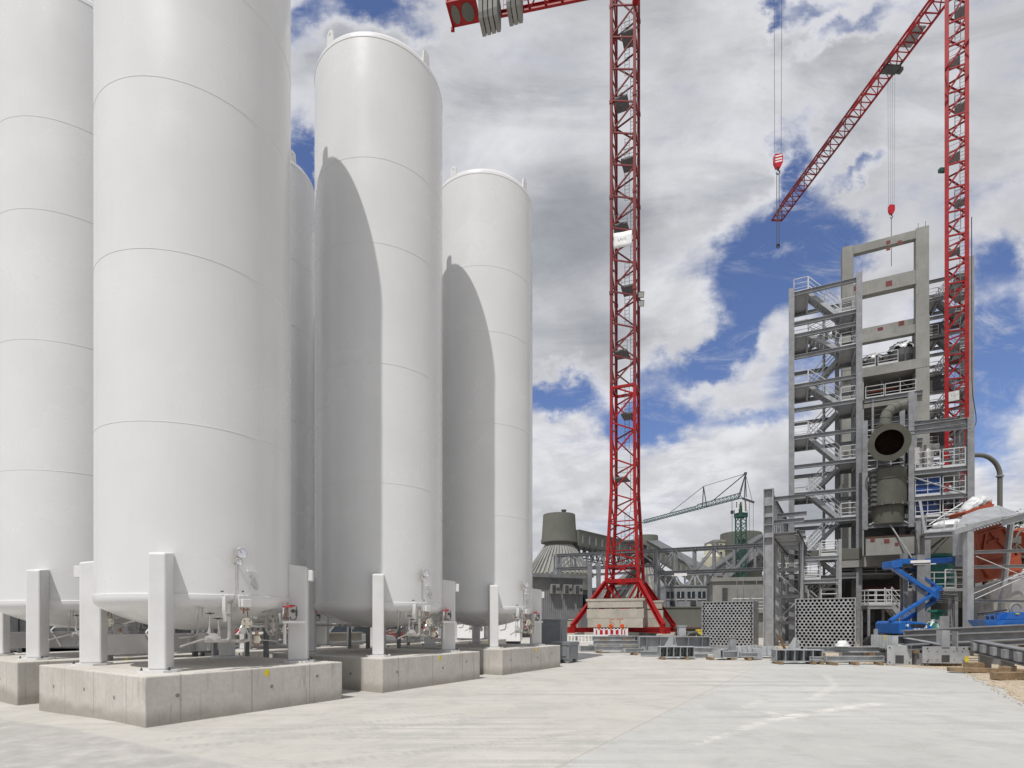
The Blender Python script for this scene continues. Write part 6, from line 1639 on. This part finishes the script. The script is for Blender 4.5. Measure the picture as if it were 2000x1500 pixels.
T = thing('teal_mill', 'large teal vessel on the raised platform behind the boom lift', 'vessel', gnd(1833, 36), 0)
mb = MB(); zb = EYE+(HY-1150)/F*36; mb.lathe([(.9,zb),(1.0,zb+.7),(.75,zb+1.6),(.75,zb+2.0),(.95,zb+2.05),(.95,zb+2.2),(.4,zb+2.3),(.01,zb+2.3)], 28); mb.build('vessel', M_teal, T, smooth=35)
mb = MB(); mb.cyl((0,0,0), (0,0,zb), .5, .5); mb.build('pedestal', M_silo, T)
pf = gnd(1803, 34.8); zp = EYE+(HY-1152)/F*34.8
T = thing('railed_platform', 'railed steel platform behind the boom lift elbow', 'platform', pf, R(-4))
mb = MB(); mb.box((1.0,.8,zp-.05), (2.1,1.6,.08)); mb.ib((0,0,zp-.2), (2.05,0,zp-.2), .15, .25, .03); mb.build('deck', M_galv, T)
mb = MB(); rail(mb, (.03,.03,zp), (2.0,.03,zp), 1.1, .7, .026); rail(mb, (.03,.03,zp), (.03,1.5,zp), 1.1, .8, .026); mb.build('railing', M_rail, T)
for x in (.05, 2.0):
    mb = MB(); mb.ib((x,.1,0), (x,.1,zp-.35), .2, .2, .03); mb.build('post', M_galv, T)
# ---------------------------------------------------------------- white front post with its rails
pw = gnd(1891, 26.5); zt = EYE+(HY-1024)/F*26.5
WP = thing('hopper_gantry', 'pale steel gantry with a thick front post and thin tie rods, before the orange hopper', 'steel frame', pw, 0)
mb = MB(); mb.box((0,0,zt/2), (.30,.30,zt)); mb.build('front_post', M_galvl, WP, bevel=.01)
zq = lambda y, D=26.5: EYE+(HY-y)/F*D
for y0, y1, h in ((1078,1073,.16),(1107,1104,.16),(1173,1174,.12)):
    mb = MB(); mb.ib((.1,.25,zq(y0)), (3.6,.3,zq(y1)), .14, h, .02); mb.build('rail', M_galv, WP)
mb = MB(); mb.tube([(.3,-.1,zq(1087)), (3.2,-.1,zq(1136))], .022, 6); mb.tube([(.25,-.1,zq(1170)), (3.2,.0,zq(1118))], .022, 6); mb.tube([(.25,.2,zq(1162)), (2.6,.2,zq(1122))], .02, 6); mb.build('tie_rod', M_rail, WP)
mb = MB(); mb.ib((-.55,2.5,0), (-.55,2.5,zq(1072)), .4, .4, .04); mb.ib((-.95,3.0,0), (-.95,3.0,zq(1066)), .25, .25, .03); mb.build('rear_post', M_galv, WP)
mb = MB()
for k in range(3):
    x = .55+.75*k
    for j in range(5): mb.beam((.15,1.5,zq(1115+j*9)), (1.0,1.6,zq(1115+j*9)), .03)
rail(mb, (.0,1.4,zq(1152)), (1.0,1.4,zq(1152)), 1.1, .5); mb.build('railing', M_rail, WP)
mb = MB()
for j in range(7): mb.beam((.2,2.0,zq(1150+j*4)), (1.15,2.0,zq(1146+j*4)), .3, .04)
mb.tube([(.3,1.6,.3),(.35,1.6,2.9)], .04); mb.tube([(.55,1.6,.3),(.4,1.6,2.9)], .04)
for j in range(9): mb.beam((.3,1.6,.4+j*.27), (.55-.015*j,1.6,.4+j*.27), .03)
mb.build('ladder', M_galv, WP)
# ---------------------------------------------------------------- orange hopper and hood
DH = 29.0; ph = gnd(1940, DH)
def hp2(px, py, y): return at(px, py, DH+y)-ph
OH = thing('orange_hopper', 'rust orange steel hopper leaning under the galvanised hood, plastic wrap on top', 'hopper', ph, 0)
mb = MB()
fr = [(1903,1036),(1955,1018),(1975,1062),(1994,1090),(1996,1118),(1920,1135),(1908,1070)]
mb.prism([hp2(x,y,-.2) for x, y in fr], (1.2,1.9,0)); mb.build('hopper_body', M_orange, OH, bevel=.02)
mb = MB()
def rib(p, q, w_=.09, y=-.25): mb.beam(hp2(*p,y), hp2(*q,y), .10, w_)
rib((1904,1046), (1962,1030)); rib((1926,1042), (1921,1072)); rib((1934,1040), (1966,1074)); rib((1928,1060), (1950,1052)); rib((1918,1103), (1992,1086), .14, -.28); rib((1905,1040), (1919,1132)); rib((1960,1030), (1990,1088))
rib((1918,1103), (1914,1082)); mb.build('stiffener', M_orange, OH)
mb = MB(); mb.prism([hp2(x,y,-.45) for x, y in ((1916,1104),(1994,1087),(1998,1112),(1934,1128))], (0,.24,0)); mb.build('chute', M_orange, OH, bevel=.015)
mb = MB(); mb.lathe([(.01,0),(.70,.02),(.78,.3),(.6,.75),(.01,.8)], 24); ob = mb.build('motor', M_orange, OH, smooth=40); ob.location = hp2(1990,1060,1.6); ob.rotation_euler = (0, R(70), 0)
mb = MB(); mb.ring(hp2(2003,1062,-.1), (.3,-1,0), .75, .05, 24); mb.box(hp2(1985,1055,-.1), (.25,.3,.4)); mb.disc(hp2(1978,1056,-.3), (0,1,0), .14, .2); mb.tube([hp2(1972,1075,-.2), hp2(1985,1064,-.3), hp2(1996,1072,-.2)], .06); mb.build('drive_wheel', M_silo, OH, smooth=40)
mb = MB(); P = [(1884,1000),(1937,979),(1938,984),(1943,985),(1938,992),(1890,1006)]
mb.prism([hp2(x,y,.4) for x, y in P], (0,1.2,0)); mb.build('inlet_collar', M_orange, OH)
mb = MB(); n = 24; vs = []
for j in range(8):
    f = j/7
    for i in range(n):
        a = 2*math.pi*i/n; c = hp2(1880+52*f, 1003-25*f-7*math.sin(f*3.1), .9); rr = (.14+.22*math.sin(math.pi*min(1,f*.9+.12)))*(1+.14*math.sin(i*2.3+j*2.1)+.08*math.sin(i*5+j))
        vs.append(c+V((-.2*math.sin(a)*rr, math.cos(a)*rr*1.5, math.sin(a)*rr)))
mb.add(vs, [(j*n+i, j*n+(i+1) % n, (j+1)*n+(i+1) % n, (j+1)*n+i) for j in range(7) for i in range(n)]+[tuple(range(n)), tuple(range(7*n, 8*n))]); mb.build('plastic_wrap', M_wrap, OH, smooth=50)
DG = 27.3; pg_ = gnd(1925, DG)
HD = thing('steel_hood', 'faceted galvanised hood on brackets over the orange hopper', 'hood', pg_, 0)
def hd(px, py, y): return at(px, py, DG+y)-pg_
mb = MB()
lo = [hd(1863,1040,-.9), hd(1955,1015,-.9), hd(1993,1003,-.7)]; lo2 = [hd(1866,1034,-.9), hd(1920,1018,-.95), hd(1957,1010,-.9), hd(1990,1004,-.6)]
top = [hd(1880,1007,.2), hd(1912,995,.3), hd(1950,987,.3), hd(1984,1000,.3)]
vs = lo2+top; mb.add(vs+[p+V((0,.03,-.05)) for p in vs], [(0,1,5,4),(1,2,6,5),(2,3,7,6),(8,12,13,9),(9,13,14,10),(10,14,15,11),(0,8,9,1),(1,9,10,2),(2,10,11,3),(4,5,13,12),(5,6,14,13),(6,7,15,14),(0,4,12,8),(3,11,15,7)])
mb.add(top+[p+V((1.5,1.8,-.3)) for p in top], [(0,1,5,4),(1,2,6,5),(2,3,7,6)]); mb.build('hood_sheet', M_galvl, HD)
mb = MB(); mb.beam(hd(1862,1040,-.95), hd(1957,1013,-.95), .06, .22); mb.beam(hd(1862,1040,-.95), hd(1868,1018,-.2), .10, .06); mb.ib(hd(1955,1021,-.9), hd(2040,997,-1.0), .3, .34, .03); mb.beam(hd(1957,1014,-.95), hd(2040,990,-1.05), .2, .06)
for k in range(9): x = 1900+k*6.5; mb.box(hd(x,1035-k*1.9,-.88), (.09,.2,.12))
mb.build('hood_rim', M_galvl, HD)
for px in (1976,):
    mb = MB(); mb.beam(V((hd(px,1100,0).x, .9, 0)), hd(px, 1040 if px < 1900 else 1005, .9), .2, .2); mb.build('support_post', M_galvl, HD)
mb = MB(); mb.box(hd(1876,1062,.6), (.4,.5,1.2)); mb.box(hd(1884,1075,.8), (.55,.5,1.6)); mb.build('side_bracket', M_galvl, HD)
# big inclined sheet steel duct and its wall behind on the right
DS = 30.5; ps = gnd(1975, DS)
SD = thing('inclined_duct', 'wide flat galvanised duct rising to the right behind the tie rods', 'duct', ps, 0)
def sd_(px, py, y): return at(px, py, DS+y)-ps
mb = MB(); mb.prism([sd_(x,y,0) for x, y in ((1930,1147),(2060,1108),(2060,1158),(1937,1173))], (0,1.2,0)); mb.build('duct_body', M_galvl, SD, bevel=.02)
mb = MB(); mb.prism([sd_(x,y,.4) for x, y in ((1917,1168),(1934,1150),(1944,1205),(1922,1240),(1910,1210))], (0,.5,0)); mb.box(sd_(1929,1186,.39), (.3,.03,.25)); mb.build('side_shield', M_galv, SD, bevel=.02)
mb = MB(); mb.beam(sd_(1925,1140,-.1), sd_(2050,1103,-.1), .08, .08); mb.build('edge_angle', M_rail, SD)
mb = MB(); mb.box((0,0,2.1), (9,.4,4.2)); tag(mb.build('concrete_wall', M_cast), 'pale concrete wall behind the blue machine at the right edge', 'wall', None, gnd(2040, 36), R(-4))
# blue machine
DM = 25.5; pm = gnd(1965, DM)
BM = thing('blue_machine', 'bright blue skid machine with a pulley at the right edge behind the long girders', 'machine', pm, 0)
def bm2(px, py, y): return at(px, py, DM+y)-pm
mb = MB(); mb.prism([bm2(x,y,-.3) for x, y in ((1962,1211),(2060,1208),(2060,1226),(1958,1227),(1955,1221))], (0,.9,0)); mb.build('skid', M_blue, BM, bevel=.015)
mb = MB(); mb.prism([bm2(x,y,-.35) for x, y in ((1920,1211),(1946,1210),(1952,1226),(1932,1225))], (0,.9,0)); mb.prism([bm2(x,y,.1) for x, y in ((1945,1203),(1967,1195),(1965,1210),(1947,1211))], (0,.6,0)); mb.build('front_hopper', M_blue, BM, bevel=.015)
mb = MB(); mb.prism([bm2(x,y,-.1) for x, y in ((1966,1210),(1972,1196),(2040,1194),(2040,1209))], (0,.7,0)); mb.build('cover', M_blue, BM, bevel=.02)
mb = MB(); c = bm2(1984,1190,.1); mb.ring(c, (0,1,0), .27, .05, 28, 8); mb.disc(c, (0,1,0), .2, .06, 20); mb.build('pulley', M_mgrey, BM, smooth=40)
mb = MB(); mb.box(bm2(1987,1198.5,-.13), (.16,.03,.05)); mb.build('yellow_label', M_yellow, BM)
mb = MB(); mb.tube([bm2(1910,1198,.2), bm2(1966,1191,.1)], .05, 8); mb.tube([bm2(1910,1201,.2), bm2(1950,1197,.1)], .03, 8)
for x in (1922,1931,1941): mb.tube([bm2(x,1200,0), bm2(x+3,1210,-.1)], .02, 6)
mb.build('drive_shaft', M_dark, BM)
for x in (-.9,.2,1.3):
    mb = MB(); mb.box((x,.1,.65), (.14,.6,1.28)); mb.build('support_frame', M_mgrey, BM)
# tall flat steel posts standing behind the long girders
for px, D, h, lab in ((1844, 27.5, 1.95, 'short pale steel upright behind the long girders, right of the boom lift'), (1711, 24.5, 1.35, 'short pale steel upright left of the comb plate girder')):
    mb = MB(); mb.box((0,0,h/2), (.42 if px > 1800 else .12,.06,h)); mb.box((0,.08,h/2), (.05,.10,h-.02)); tag(mb.build('steel_upright', M_galvl), lab, 'steel upright', G_, gnd(px, D))
